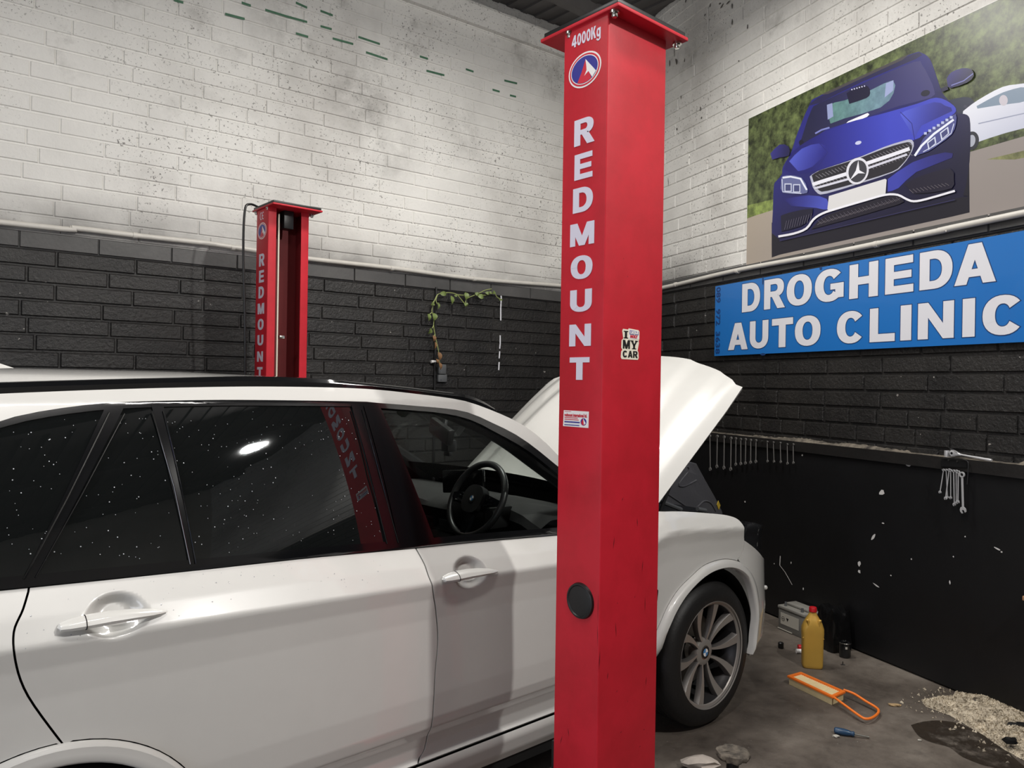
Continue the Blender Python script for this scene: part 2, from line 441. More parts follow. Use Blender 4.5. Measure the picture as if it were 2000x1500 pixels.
_n = M_OIL.node_tree; _t = _n.nodes.new('ShaderNodeBsdfTransparent'); _m = _n.nodes.new('ShaderNodeMixShader')
_c = _n.nodes.new('ShaderNodeTexCoord'); _q = tex(_n, 'ShaderNodeTexNoise', _c.outputs['Object'], 7, Detail=8, Roughness=.7)
_n.links.new(ramp(_n, _q.outputs['Fac'], [(.34, K0), (.56, W1)]), _m.inputs[0]); _n.links.new(_t.outputs[0], _m.inputs[1]); _n.links.new(_n.nodes['Principled BSDF'].outputs[0], _m.inputs[2]); _n.links.new(_m.outputs[0], _n.nodes['Material Output'].inputs[0])
M_WOOD = mat('raw_timber', (190, 142, 104), .6, noise=.25, scale=9, stretch=(8, 1, 1))
M_PAD = mat('worn_rubber_pad', (106, 98, 88), .9, dark=(50, 46, 42), scale=18, thresh=(.35, .6), bump=.7, bscale=40)
M_RAG = mat('crumpled_white_cloth', (196, 186, 176), .9, noise=.2, scale=30)
M_DRY = mat('dry_leaf', (176, 148, 108), .8, noise=.2, scale=30)
M_CHIP = mat('bare_white_chip', (200, 198, 196), .7)
M_GREENP = mat('old_green_paint', (74, 120, 92), .6, noise=.3, scale=20)
M_GRIME = mat('grime', (92, 88, 84), .8)
M_PRINT = vcol_mat('poster_print', .38)
M_SCREEN = mat('dark_display', (10, 10, 11), .12)
M_BAGB = mat('black_plastic_bag', (14, 14, 15), .3, bump=.6, bscale=14)
M_PANE = mat('roof_paint', (198, 197, 194), .3, coat=1, noise=.12, scale=120)

# ------------------------------------------------------------------ lettering
def ell(cx, cy, rx, ry, a0, a1, n, p=2.0):
    out = []
    for k in range(n+1):
        a = math.radians(a0+(a1-a0)*k/n); c, s = math.cos(a), math.sin(a)
        out.append((cx+rx*math.copysign(abs(c)**(2/p), c), cy+ry*math.copysign(abs(s)**(2/p), s)))
    return out
def band_q(o, i): return [[o[k], o[k+1], i[k+1], i[k]] for k in range(len(o)-1)]
def rect(x0, y0, x1, y1): return [(x0, y0), (x1, y0), (x1, y1), (x0, y1)]
def glyph(ch):
    """heavy sans capitals in a unit box: list of polygons"""
    s = .31; h = .21                       # stem and bar weights
    if ch in 'O0': return band_q(ell(.5, .5, .5, .5, 0, 360, 28, 2.25), ell(.5, .5, .5-s*.98, .5-h*.95, 0, 360, 28, 2.2))
    if ch == 'C': return band_q(ell(.5, .5, .5, .5, 38, 322, 24, 2.2), ell(.5, .5, .5-s, .5-h, 32, 328, 24, 2.2))
    if ch == 'G': return band_q(ell(.5, .5, .5, .5, 40, 318, 24, 2.2), ell(.5, .5, .5-s, .5-h, 34, 322, 24, 2.2))+[rect(.55, .36, 1, .54), rect(.72, .1, 1, .4)]
    if ch == 'D': return [rect(0, 0, s, 1)]+band_q([(s, 0)]+ell(.45, .5, .55, .5, -90, 90, 18, 2.2)+[(s, 1)], [(s, h)]+ell(.42, .5, .58-s, .5-h, -90, 90, 18, 2.2)+[(s, 1-h)])
    if ch == 'R': return [rect(0, 0, s, 1)]+band_q([(s, .4)]+ell(.58, .7, .38, .3, -90, 90, 14, 2.3)+[(s, 1)], [(s, .58)]+ell(.52, .7, .14, .12, -90, 90, 14, 2.2)+[(s, .82)])+[[(.36, .44), (.66, 0), (1.02, 0), (.70, .46)]]
    if ch == 'E': return [rect(0, 0, s, 1), rect(s, 0, 1, h), rect(s, .4, .93, .6), rect(s, 1-h, .98, 1)]
    if ch == 'H': return [rect(0, 0, s, 1), rect(1-s, 0, 1, 1), rect(s, .39, 1-s, .61)]
    if ch == 'L': return [rect(0, 0, s*1.1, 1), rect(s*1.1, 0, 1, h*1.1)]
    if ch == 'I': return [rect(0, 0, 1, 1)]
    if ch == 'T': return [rect(0, 1-h*1.1, 1, 1), rect(.5-s*.52, 0, .5+s*.52, 1-h*1.1)]
    if ch == 'U': return [rect(0, .4, s, 1), rect(1-s, .4, 1, 1)]+band_q(ell(.5, .4, .5, .4, 180, 360, 18, 2.2), ell(.5, .4, .5-s, .4-h, 180, 360, 18, 2.2))
    if ch == 'N': return [rect(0, 0, .29, 1), rect(.71, 0, 1, 1), [(0, 1), (.71, 0), (1, 0), (.29, 1)]]
    if ch == 'M': return [rect(0, 0, .22, 1), rect(.78, 0, 1, 1), [(0, 1), (.38, 0), (.5, .0), (.5, .42), (.3, 1)], [(1, 1), (.7, 1), (.5, .42), (.5, 0), (.62, 0)]]
    if ch == 'A': return [[(0, 0), (.30, 0), (.56, .78), (.5, 1), (.34, 1)], [(1, 0), (.70, 0), (.44, .78), (.5, 1), (.66, 1)], rect(.24, .18, .76, .37)]
    if ch == '4': return [[(.5, 1), (.82, 1), (.82, .4), (.55, .4), (.55, .72)], [(0, .38), (.5, 1), (.58, .75), (.28, .38)], rect(0, .2, 1, .4), rect(.5, 0, .82, .25)]
    if ch == 'K': return [rect(0, 0, .3, 1), [(.3, .45), (.62, 1), (.98, 1), (.55, .42)], [(.35, .5), (.62, .62), (1, 0), (.66, 0)]]
    if ch == 'g': return band_q(ell(.46, .36, .46, .36, 0, 360, 18, 2.3), ell(.46, .36, .18, .19, 0, 360, 18))+[rect(.68, -.2, .98, .72)]+band_q(ell(.48, -.12, .5, .2, 180, 360, 10), ell(.48, -.12, .2, .08, 180, 360, 10))
    return [rect(0, 0, 1, 1)]
def put_glyph(bm, ch, M, x0, y0, x1, y1, t, mi=0, grow=0):
    for gi, p in enumerate(glyph(ch)):
        q = [(x0+(x1-x0)*a, y0+(y1-y0)*b) for a, b in p]
        if area2(q) < 0: q = q[::-1]
        if grow: q = shrink(q, -grow)
        extr(bm, q, M, t+(gi % 7)*.00006, mi)
def small_text(bm, s, M, x, y, size, t=.0006, bold=0, mi=0, width=None):
    c = bpy.data.curves.new('t', 'FONT'); c.body = s; c.size = size; c.offset = bold; c.resolution_u = 2
    o = bpy.data.objects.new('t', c); COL.objects.link(o)
    dg = bpy.context.evaluated_depsgraph_get(); me = bpy.data.meshes.new_from_object(o.evaluated_get(dg))
    b = bmesh.new(); b.from_mesh(me)
    bpy.data.objects.remove(o); bpy.data.curves.remove(c); bpy.data.meshes.remove(me)
    if not b.verts: b.free(); return
    xs = [v.co.x for v in b.verts]; k = width/(max(xs)-min(xs)) if width else 1; x_ = min(xs)
    for v in b.verts: v.co = Vector((x+(v.co.x-x_)*k, y+v.co.y, t))
    merge(bm, b, mi, M)

# ================================================================== THE ROOM
CEILZ = 5.35
def blocks(bm, P, u0, u1, rows, L, seed):
    rnd = random.Random(seed)
    for k, (z0, z1, mi, ln) in enumerate(rows):
        vg = (.35, .8, .8)[mi]; rec, gap, ch = ((.010, .0045, .006), (.014, .0055, .007), (.005, .0035, .004))[mi]
        off = rnd.choice((0, .5, .33, .62, .1))*ln if k % 3 == 2 else (k % 2)*.5*ln
        u = u0-ln+off
        while u < u1:
            l = ln*rnd.uniform(.97, 1.03)
            a, b = max(u, u0)+gap*vg, min(u+l, u1)-gap*vg
            if b-a > .03:
                o = rnd.uniform(-.0012, .0016)+(.008 if mi == 2 else 0)
                z0_, z1_ = z0+gap+rnd.uniform(-.001, .001), z1-gap+rnd.uniform(-.001, .001)
                back = [bm.verts.new(P(x, z, -rec)) for x, z in ((a, z0_), (b, z0_), (b, z1_), (a, z1_))]
                fr = [bm.verts.new(P(x, z, o)) for x, z in ((a+ch, z0_+ch), (b-ch, z0_+ch), (b-ch, z1_-ch), (a+ch, z1_-ch))]
                f = bm.faces.new(fr); f.material_index = mi
                for q in range(4):
                    f = bm.faces.new((back[q], back[(q+1) % 4], fr[(q+1) % 4], fr[q])); f.material_index = mi
            u += l
    # the joints' bed and the body of the wall
    zs = [0]+[r[0] for r in rows]+[CEILZ]
    for (z0, z1, mi, ln) in rows:
        face(bm, [P(u0, z0, -.008 if mi != 1 else -.0125), P(u1, z0, -.008 if mi != 1 else -.0125), P(u1, z1, -.008 if mi != 1 else -.0125), P(u0, z1, -.008 if mi != 1 else -.0125)], mi)
    c = [P(u, z, o) for u in (u0, u1) for z in (0, CEILZ) for o in (-.02, -.25)]
    for q in ((0, 4, 6, 2), (1, 3, 7, 5), (0, 1, 5, 4), (2, 6, 7, 3), (0, 2, 3, 1), (4, 5, 7, 6)): face(bm, [c[i] for i in q], 0)
PITCHZ = .1115
def rows_for(base, zlow, bandk=True):
    r = []; z = base
    while z < CEILZ-.02:
        r.append((z, min(z+PITCHZ, CEILZ), 2 if z < base+.01 else 0, .467)); z += PITCHZ
    z = base
    while z > zlow+.01:
        r.append((max(z-PITCHZ, zlow), z, 1, .467)); z -= PITCHZ
    return r
bm = NB(); blocks(bm, Lp, -9.5, .02, rows_for(2.558, 0), .467, 3)
wl = obj('wall_left', bm, [M_WHITEB, M_BLACKB, M_BAND], sharp=20); setp(wl, kind='structure')
bm = NB(); blocks(bm, Rp, 0, 9.6, [(a, b, c, .467 if b > 1.62 else .23) for a, b, c, d in rows_for(2.6035, 0)], .467, 5)
wr = obj('wall_right', bm, [M_WHITEB, M_BLACKB, M_BAND], sharp=20); setp(wr, kind='structure')
# lines of old green paint left in the joints of the upper courses, painted on the wall
bm = NB()
for (x0, y0, x1, y1) in ((340, 0, 358, 5), (440, 27, 478, 37), (472, 5, 490, 11), (518, 19, 560, 32), (560, 32, 600, 43), (578, 5, 600, 15), (578, 65, 602, 72), (626, 51, 648, 57), (626, 21, 650, 30),
                         (650, 75, 690, 86), (700, 72, 742, 86), (715, 102, 757, 116), (820, 110, 836, 115), (833, 138, 868, 147), (910, 135, 925, 140), (962, 175, 976, 179), (996, 186, 1008, 189), (985, 157, 1010, 163)):
    a, b = LW(x0, y0, .003), LW(x1, y1, .003); w_ = .009
    face(bm, [a-UZ*w_, b-UZ*w_, b+UZ*w_, a+UZ*w_])
o = obj('paint_streak', bm, M_GREENP, wl); setp(o, 'faded green paint lines left in the joints')
bm = NB()
pts = [(978, 566), (979, 582), (978, 602), (978, 626)], [(977, 655), (977, 671), (976, 681)], [(976, 686), (975, 700)], [(975, 707), (974, 723)]
for s in pts:
    for a, b in zip(s, s[1:]):
        A, B = LW(*a, .004), LW(*b, .004); face(bm, [A-dL*.007, B-dL*.007, B+dL*.007, A+dL*.007])
o = obj('paint_streak', bm, M_SIGNW, wl); setp(o, 'thin broken white vertical paint line')
# dirty ledge beam at the head of the left wall
bm = NB()
c = [Lp(u, z, o) for u in (-9.5, 0) for z in (5.03, 5.21) for o in (-.01, .05)]
for q in ((1, 5, 7, 3), (0, 1, 3, 2), (4, 6, 7, 5), (2, 3, 7, 6), (0, 4, 5, 1)): face(bm, [c[i] for i in q])
setp(obj('trim_1', bm, M_WHITEB), kind='structure')
# floor, ceiling and the two walls behind the camera
bm = NB(); box(bm, (-3.6, -3.8, -.2), (6.6, 6.4, 0)); setp(obj('floor', bm, M_FLOOR), kind='structure')
bm = NB(); box(bm, (-3.6, -3.8, CEILZ), (6.6, 6.4, CEILZ+.15))
for k in range(7): box(bm, (-3.5, -3.2+k*1.35, CEILZ-.14), (6.5, -3.1+k*1.35, CEILZ))
for k in range(60): box(bm, (-3.5+k*.17, -3.7, CEILZ-.02), (-3.43+k*.17, 6.3, CEILZ))
setp(obj('ceiling', bm, M_CEIL), kind='structure')
bm = NB(); box(bm, (-3.6, -3.6, 0), (-3.4, 6.2, 1.3), 1); box(bm, (-3.6, -3.6, 1.3), (-3.4, 6.2, CEILZ), 0)
setp(obj('wall_back', bm, [M_ROOMW, M_ROOMD]), kind='structure')
bm = NB(); box(bm, (-3.6, -3.8, 0), (3.1, -3.6, 1.5), 1); box(bm, (-3.6, -3.8, 1.5), (3.1, -3.6, CEILZ), 0)
setp(obj('wall_front', bm, [M_ROOMW, M_ROOMD]), kind='structure')

# black boarding on the lower right wall, with its batten
bm = NB()
c = [Rp(u, z, o) for u in (.25, 9.5) for z in (.012, 1.275) for o in (.002, .03)]
for q in ((1, 5, 7, 3), (0, 1, 3, 2), (4, 6, 7, 5), (2, 3, 7, 6), (0, 4, 5, 1)): face(bm, [c[i] for i in q])
board = obj('wall_panel_board', bm, M_BOARD); board.name = 'trim_2'; setp(board, kind='structure'); ROOT[board.name] = Vector((0, 0, 0))
bm = NB()
def chip(bm, x, y, w, h, a=0, P=RW, o=.0325, seed=None):
    """a ragged fleck of bare ground where the paint came off"""
    rn = random.Random(int(x*7+y*13)); cpt = P(x, y, o); k = np.linalg.norm(cpt-O)/F
    n = 9; pts = []
    for i in range(n):
        t = 2*math.pi*i/n; r = rn.uniform(.6, 1.1); px, pz = math.cos(t)*w/2*r*k, math.sin(t)*h/2*r*k
        d = dR if P is RW else dL
        pts.append(cpt+d*(px*math.cos(a)-pz*math.sin(a))+UZ*(px*math.sin(a)+pz*math.cos(a)))
    face(bm, pts)
for q in ((1722, 962, 14, 9, .4), (1774, 907, 15, 10, .3), (1678, 1101, 7, 11, 0), (1678, 1116, 7, 8, 0), (1705, 1050, 5, 16, -.6), (1711, 1143, 14, 3, -.3), (1725, 1022, 6, 3, 0), (1948, 1072, 12, 3, -.3),
          (1956, 1078, 4, 3, 0), (1855, 1137, 3, 8, 0), (1740, 1124, 3, 3, 0), (1569, 1150, 4, 5, 0), (1545, 1099, 3, 6, 0), (1455, 980, 4, 4, 0), (1985, 929, 4, 9, .3), (1997, 930, 12, 5, -.2), (1567, 889, 4, 4, 0),
          (1817, 909, 4, 4, 0), (1815, 895, 8, 7, 0), (1833, 897, 6, 4, 0), (1672, 884, 4, 3, 0), (1780, 887, 3, 3, 0), (1512, 1101, 3, 3, 0), (1885, 1048, 3, 3, 0), (1780, 1092, 3, 3, 0), (1862, 1087, 3, 3, 0)):
    chip(bm, *q)
for k in range(26):
    t = k/25; chip(bm, 1610+140*t+random.uniform(-2, 2), 885+16*t+random.uniform(-2.5, 2.5), random.uniform(3, 9), random.uniform(2, 4.5), -.1)
for s in ([(1524, 1086), (1523, 1104), (1533, 1117), (1541, 1131), (1547, 1142)],):
    for a, b in zip(s, s[1:]):
        A, B = RW(*a, .0325), RW(*b, .0325); face(bm, [A-dR*.004, B-dR*.004, B+dR*.004, A+dR*.004])
setp(obj('bare_patch', bm, M_CHIP, board), 'white flecks where black paint came off')
bm = NB()
c = [Rp(u, z, o) for u in (.25, 9.5) for z in (1.265, 1.335) for o in (.0, .048)]
for q in ((1, 5, 7, 3), (0, 1, 3, 2), (4, 6, 7, 5), (2, 3, 7, 6), (0, 4, 5, 1)): face(bm, [c[i] for i in q])
setp(obj('trim_3', bm, M_BATTEN), kind='structure')
bm = NB()    # crumbs of mortar lying along the batten
prev = None; rn = random.Random(4); u = 1.0
while u < 9.4:
    h = (.006+.012*abs(math.sin(u*5.1)*math.sin(u*2.3+1))+rn.uniform(0, .006))*(1 if u > 2.3 else .4)*(.25 if 3.72 < u < 4.4 else 1); row = [Rp(u, 1.336, .044), Rp(u, 1.336+h*.6, .03), Rp(u, 1.336+h, .012), Rp(u, 1.336+h*1.3, -.004)]
    vs = [bm.verts.new(p) for p in row]
    if prev:
        for a in range(3): bm.faces.new((prev[a], vs[a], vs[a+1], prev[a+1]))
    prev = vs; u += .016
o = obj('mortar_debris', bm, M_MORTAR); setp(o, 'crumbled pale mortar lying along the black batten on the right wall', 'debris', kind='stuff')

# white pipe round both walls
bm = NB()
pts = [Lp(-9.4, 2.70, .03)]+[LW(x, y, .03) for x, y in ((0, 434), (140, 445), (264, 460), (400, 475), (495, 489), (608, 506), (770, 524), (930, 545), (1094, 558))]
cz = Lp(0, 2.70, 0)+(nL+nR)*.045
pts += [Lp(-.2, 2.73, .03), cz, Rp(.2, 2.67, .03)]+[RW(x, y, .03) for x, y in ((1290, 563), (1400, 537), (1476, 521), (1600, 499), (1720, 475), (1850, 448), (2000, 416))]+[Rp(9.3, 2.69, .03)]
tube(bm, smoothline(pts, 4), .019, 12)
pipe = thing('wall_pipe', 'long white painted pipe running round both walls between white and black blocks', 'pipe', tuple(pts[0]))
obj('pipe_run', bm, M_PIPE, pipe, 60)
for (P, x, y, d) in ((LW, 264, 460, dL), (LW, 455, 484, dL), (LW, 765, 524, dL), (LW, 926, 545, dL), (RW, 1441, 529, dR), (RW, 1712, 477, dR), (RW, 1320, 556, dR)):
    bm = NB(); p = P(x, y, .03); tube(bm, [p-d*.014, p+d*.014], .0225, 12); obj('clip', bm, M_PIPE, pipe, 40)

# ================================================================== LIFT POSTS
PX0, PX1, PY0, PY1, PZ = 1.72, 2.006, 1.554, 1.745, 2.857
WORD = list('REDMOUNT')
LZ = {'R': (2.560, 2.477), 'E': (2.450, 2.369), 'D': (2.343, 2.265), 'M': (2.231, 2.160), 'O': (2.128, 2.054), 'U': (2.021, 1.951), 'N': (1.912, 1.843), 'T': (1.808, 1.737)}
def lift_post(label, front, x0, x1, yb, yo):
    """steel box post; its back is at yb and its slot opens at yo"""
    s = 1 if yo > yb else -1
    root = thing('lift_post', label, 'vehicle lift', ((x0+x1)/2, (yb+yo)/2, 0), 'posts of the red two-post lift')
    tk = .008
    def bx(lo, hi, bev=.003):
        b = NB(); a = [min(p, q) for p, q in zip(lo, hi)]; c = [max(p, q) for p, q in zip(lo, hi)]; box(b, a, c, 0, bev); return b
    bm = NB()
    lip = .055
    # one folded sheet: lip, side, back, side, lip
    prof = [(x0+lip, yo), (x0, yo), (x0, yb), (x1, yb), (x1, yo), (x1-lip, yo)]
    inn = [(x0+lip, yo-s*tk), (x0+tk, yo-s*tk), (x0+tk, yb+s*tk), (x1-tk, yb+s*tk), (x1-tk, yo-s*tk), (x1-lip, yo-s*tk)]
    poly = prof+inn[::-1]
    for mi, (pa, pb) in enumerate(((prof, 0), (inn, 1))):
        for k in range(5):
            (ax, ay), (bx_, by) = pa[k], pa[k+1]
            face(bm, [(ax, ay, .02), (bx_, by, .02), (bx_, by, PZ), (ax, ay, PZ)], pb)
    for e in ((0,), (5,)):
        k = e[0]; face(bm, [(*prof[k], .02), (*inn[k], .02), (*inn[k], PZ), (*prof[k], PZ)], 0)
    bmesh.ops.remove_doubles(bm, verts=bm.verts[:], dist=1e-5)
    es = [e for e in bm.edges if abs(e.verts[0].co.z-e.verts[1].co.z) > 1 and all(abs(v.co.x-x0) < .0005 or abs(v.co.x-x1) < .0005 for v in e.verts)]
    bmesh.ops.bevel(bm, geom=es, offset=.006, segments=3, affect='EDGES', profile=.5)
    obj('column', bm, [M_RED, M_REDIN], root, 30)
    bm = bx((x0-.012, yb-s*.05, PZ), (x1+.05, yo+s*.1, PZ+.012)); tp = obj('top_plate', bm, M_RED, root)
    bm = bx((x0-.005, yb-s*.042, PZ+.0125), (x1+.045, yo+s*.09, PZ+.03)); obj('spacer_plate', bm, M_BLK, root)
    for (px, py) in ((x0+.006, yb-s*.02), (x0+.006, yb+s*.17), (x1+.03, yb-s*.02), (x1+.03, yb+s*.17), ):
        bm = NB(); lathe(bm, [(0, PZ-.02), (.0075, PZ-.02), (.0095, PZ-.017), (.0095, PZ-.008), (.015, PZ-.008), (.015, PZ), (0, PZ)], Matrix.Translation((px, py, 0)), 12)
        obj('bolt', bm, M_STEEL, root)
    bm = bx((x0-.12, yb-s*.1, 0), (x1+.12, yo+s*.1, .02)); obj('base_plate', bm, M_RED, root)
    # wording, read from the side that faces -X: u runs towards the viewer's right (-Y)
    yc = (yb+yo)/2+ .0; Mf = frame(np.array([x0-.0005, yc, 0]), (0, -1, 0), (0, 0, 1), (-1, 0, 0))
    dy = yb-PY0 if s > 0 else yo-PY0      # letters keep the same place across the face
    ym = 1.650+dy; Mf = frame(np.array([x0-.0003, ym, 0]), (0, -1, 0), (0, 0, 1), (-1, 0, 0))
    for ch, sh in zip(WORD, (.012, .008, .006, .0, .0, -.004, -.010, -.012)):
        z1, z0 = LZ[ch]; wd = .104 if ch == 'M' else .094 if ch in 'OUN' else .086
        wd = .078 if ch == 'E' else wd
        bm = NB(); put_glyph(bm, ch, Mf, sh*.2-wd/2, z0, sh*.2+wd/2, z1, .0012)
        if ch == 'N' and front:
            pass
        obj('letter', bm, M_LETTER, root)
    # oval badge
    bm = NB(); zc = 2.712; n = 40
    def oval(rx, rz, t, mi, a0=0, a1=360): extr(bm, [(rx*math.cos(math.radians(a0+(a1-a0)*k/n)), zc+rz*math.sin(math.radians(a0+(a1-a0)*k/n))) for k in range(n)], Mf, t, mi)
    oval(.070, .055, .0006, 0); oval(.065, .050, .0009, 1); oval(.059, .0445, .0012, 0); oval(.056, .042, .0015, 2)
    extr(bm, [(-.030, zc-.0352), (-.012, zc-.006), (.004, zc+.030), (.02, zc-.004), (.03, zc-.035), (.012, zc-.0405), (-.008, zc-.0412)], Mf, .0018, 1)
    extr(bm, [(.004, zc+.032), (.050, zc-.018), (.034, zc-.033), (.018, zc-.010), (.010, zc-.014), (.0, zc-.020), (.010, zc-.004), (.008, zc+.012)], Mf, .0021, 0)
    obj('badge', bm, [M_WVINYL, M_REDV, M_BLUEV], root)
    if front:
        bm = NB(); xs = -.058; 
        for ch, wd in zip('4000Kg', (.021, .017, .017, .017, .020, .017)):
            put_glyph(bm, ch, Mf, xs, 2.797, xs+wd, 2.835, .0008); xs += wd+.003
        obj('load_rating', bm, M_LETTER, root)
        Mb = frame(np.array([0, yb-.0003, 0]), (1, 0, 0), (0, 0, 1), (0, -1, 0))
        bm = NB(); lathe(bm, [(0, .0075), (.040, .0075), (.046, .0065), (.049, .009), (.054, .008), (.0565, .0)], frame(np.array([x0, 1.632, 1.047]), (0, -1, 0), (0, 0, 1), (-1, 0, 0)), 36)
        obj('hole_cap', bm, M_BLK, root)
        # supplier's sticker
        A = [onX(*p, x0) for p in ((1101.5, 801), (1150.5, 804), (1149.5, 836), (1100, 832))]
        ps = [(ym-a[1], a[2]) for a in A]
        bm = NB(); extr(bm, [ps[0], ps[3], ps[2], ps[1]], Mf, .0005, 0)
        ux, uz = ps[0][0], ps[3][1]; wd = ps[1][0]-ps[0][0]; ht = ps[0][1]-ps[3][1]
        small_text(bm, 'redmount international ltd.', Mf, ux+.004, uz+ht*.62, ht*.3, .0012, .0006, 1, wd*.9)
        rn = random.Random(3)       # the lines too fine to read in the photograph stay broken rules
        for fz, hh, mi, wl_ in ((.92, .03, 1, .25), (.52, .05, 1, .5), (.41, .05, 1, .55), (.24, .09, 2, .6), (.07, .06, 2, .6)):
            x = ux+.004
            while x < ux+.004+wd*wl_:
                l = rn.uniform(.0012, .004); extr(bm, rect(x, uz+ht*fz, x+l, uz+ht*(fz+hh)), Mf, .001, mi); x += l+.0007
        for (r, rz, mi, t) in ((.0125, .0115, 2, .001), ): extr(bm, [(ux+wd*.8+r*math.cos(k*math.pi/12), uz+ht*.34+rz*math.sin(k*math.pi/12)) for k in range(24)], Mf, t, mi)
        extr(bm, [(ux+wd*.71, uz+ht*.28), (ux+wd*.78, uz+ht*.56), (ux+wd*.86, uz+ht*.16), (ux+wd*.76, uz+ht*.14)], Mf, .0012, 1)
        extr(bm, [(ux+wd*.79, uz+ht*.55), (ux+wd*.89, uz+ht*.26), (ux+wd*.82, uz+ht*.16)], Mf, .0013, 0)
        obj('sticker', bm, [M_WVINYL, M_REDV, M_BLUEV], root); 
        # slogan sticker on the broad face
        A, B = onY(1213, 640, yb), onY(1247, 703, yb)
        sx0, sx1, sz1, sz0 = A[0], B[0], A[2], B[2]; W_, H_ = sx1-sx0, sz1-sz0
        bm = NB(); q = lambda a, b: (sx0+W_*a, sz0+H_*b)
        extr(bm, [q(*p) for p in ((0, .06), (.05, 0), (.95, 0), (1, .06), (.98, .25), (.93, .3), (1, .55), (.98, .62), (1.02, .68), (1.02, .92), (.96, .97), (.42, 1), (.38, .96), (.1, .97), (.06, .9), (.12, .66), (.03, .6), (.02, .36), (.08, .3), (.02, .24))], Mb, .0006, 0)
        extr(bm, [q(*p) for p in ((.42, .66), (.99, .68), (.98, .93), (.43, .97))], Mb, .0012, 1)
        extr(bm, [q(*p) for p in ((.46, .805), (.96, .805), (.95, .92), (.47, .945))], Mb, .0015, 2)
        small_text(bm, 'LIQUI', Mb, *q(.49, .835), H_*.115, .0021, .001, 1, W_*.43)
        small_text(bm, 'MOLY', Mb, *q(.49, .705), H_*.115, .0018, .001, 3, W_*.43)
        # slab capitals
        def serif(x0_, x1_, z0_, z1_): extr(bm, [q(x0_, z0_), q(x1_, z0_), q(x1_, z1_), q(x0_, z1_)], Mb, .0012, 4)
        serif(.2, .32, .67, .9); serif(.14, .38, .67, .70); serif(.14, .38, .88, .91)
        def word(s, x, z, wd, h):
            n = len(s); g = wd/n
            for i, ch in enumerate(s):
                a, b = q(x+i*g, z), q(x+i*g+g*.9, z+h)
                if ch == 'Y':
                    for pl in ([(0, 1), (.3, 1), (.62, .4), (.4, .35)], [(1, 1), (.75, 1), (.42, .4), (.6, .35)], rect(.36, 0, .64, .45), rect(-.06, .9, .4, 1), rect(.64, .9, 1.06, 1), rect(.2, 0, .8, .1)):
                        pp = [(a[0]+(b[0]-a[0])*c_, a[1]+(b[1]-a[1])*d_) for c_, d_ in pl]; extr(bm, pp, Mb, .0012, 4)
                else: put_glyph(bm, ch, Mb, a[0], a[1], b[0], b[1], .0012, 4)
        word('MY', .1, .34, .86, .28); word('CAR', .1, .06, .86, .22)
        obj('slogan_sticker', bm, [M_CREAM, M_WVINYL, M_BLUEV, M_REDV, M_INK], root)
        # scuffs in the paint of the broad face
        for (px, py, L_, a) in ((1168, 1185, 60, 0), (1171, 1290, 40, .05), (1167, 1240, 46, -.05), (1199, 1060, 24, .15), (1203, 1230, 30, -.1), (1216, 975, 9, .5), (1206, 1178, 4, 0), (1240, 1166, 4, 0), (1205, 1350, 5, .8), (1213, 1430, 6, 1.2),
                               (1258, 1425, 6, 1.4), (1250, 1458, 5, 1.2), (1255, 1105, 26, .1), (1245, 1020, 18, -.1), (1260, 1180, 30, .0), (1187, 1320, 14, .2), (1226, 1370, 3, 0), (1262, 1330, 18, .1), (1218, 505, 3, 0), (1226, 540, 4, 0)):
            c_ = onY(px, py, yb-.0006); k = 1.6e-3; d_ = np.array([math.sin(a), 0, math.cos(a)])*L_*k/2; n_ = np.array([math.cos(a), 0, -math.sin(a)])*.0011
            bm = NB(); face(bm, [c_-d_, c_+n_, c_+d_, c_-n_]); obj('scuff', bm, M_SCR, root)
        for (px, py, L_, a) in ((1096, 1445, 20, -.3), (1110, 1430, 18, .2)):
            c_ = onX(px, py, x0-.0006); d_ = np.array([0, math.sin(a), math.cos(a)])*L_*1.6e-3/2; bm = NB(); face(bm, [c_-d_, c_+np.array([0, .001, 0]), c_+d_, c_-np.array([0, .001, 0])]); obj('scuff', bm, M_SCR, root)
    else:
        # hoist rod, chain block and cable seen inside the open slot
        bm = NB(); tube(bm, [(x0+.085, yo+.03*1, .1), (x0+.085, yo+.03, PZ-.03)], .006, 8); obj('lifting_rod', bm, M_CREAM, root)
        bm = bx((x0+.118, yo+.02, PZ-.12), (x0+.185, yo+.10, PZ-.001)); obj('pulley_block', bm, M_BLK, root)
        bm = NB(); tube(bm, smoothline([(x0+.03, yb+.03, PZ+.035), (x0-.05, yb-.0, PZ+.04), (x0-.09, yb-.02, PZ-.02), (x0-.095, yb-.02, PZ-.3), (x0-.075, yb-.02, PZ-.8), (x0-.06, yb, PZ-1.3), (x0-.05, yb, .6)], 5), .008, 8); obj('cable', bm, M_BLK, root)
        bm = bx((x0+.06, yo+.06, .9), (x1-.06, yo+.15, 1.35)); obj('carriage', bm, M_BLK, root)
        bm = bx((x0+.1, yo+.02, 2.0), (x0+.135, yo+.06, 2.02)); obj('rod_bracket', bm, M_STEEL, root)
        bm = NB()
        for zz, rr in ((2.812, 1),):
            for cx in (-.02, .012):
                extr(bm, ell(cx, zz, .017, .026, 60, 300, 12)+ell(cx, zz, .012, .02, 300, 60, 12), Mf, .001)
            extr(bm, rect(-.0, zz-.003, .016, zz+.003), Mf, .001)
        obj('conformity_mark', bm, M_LETTER, root)
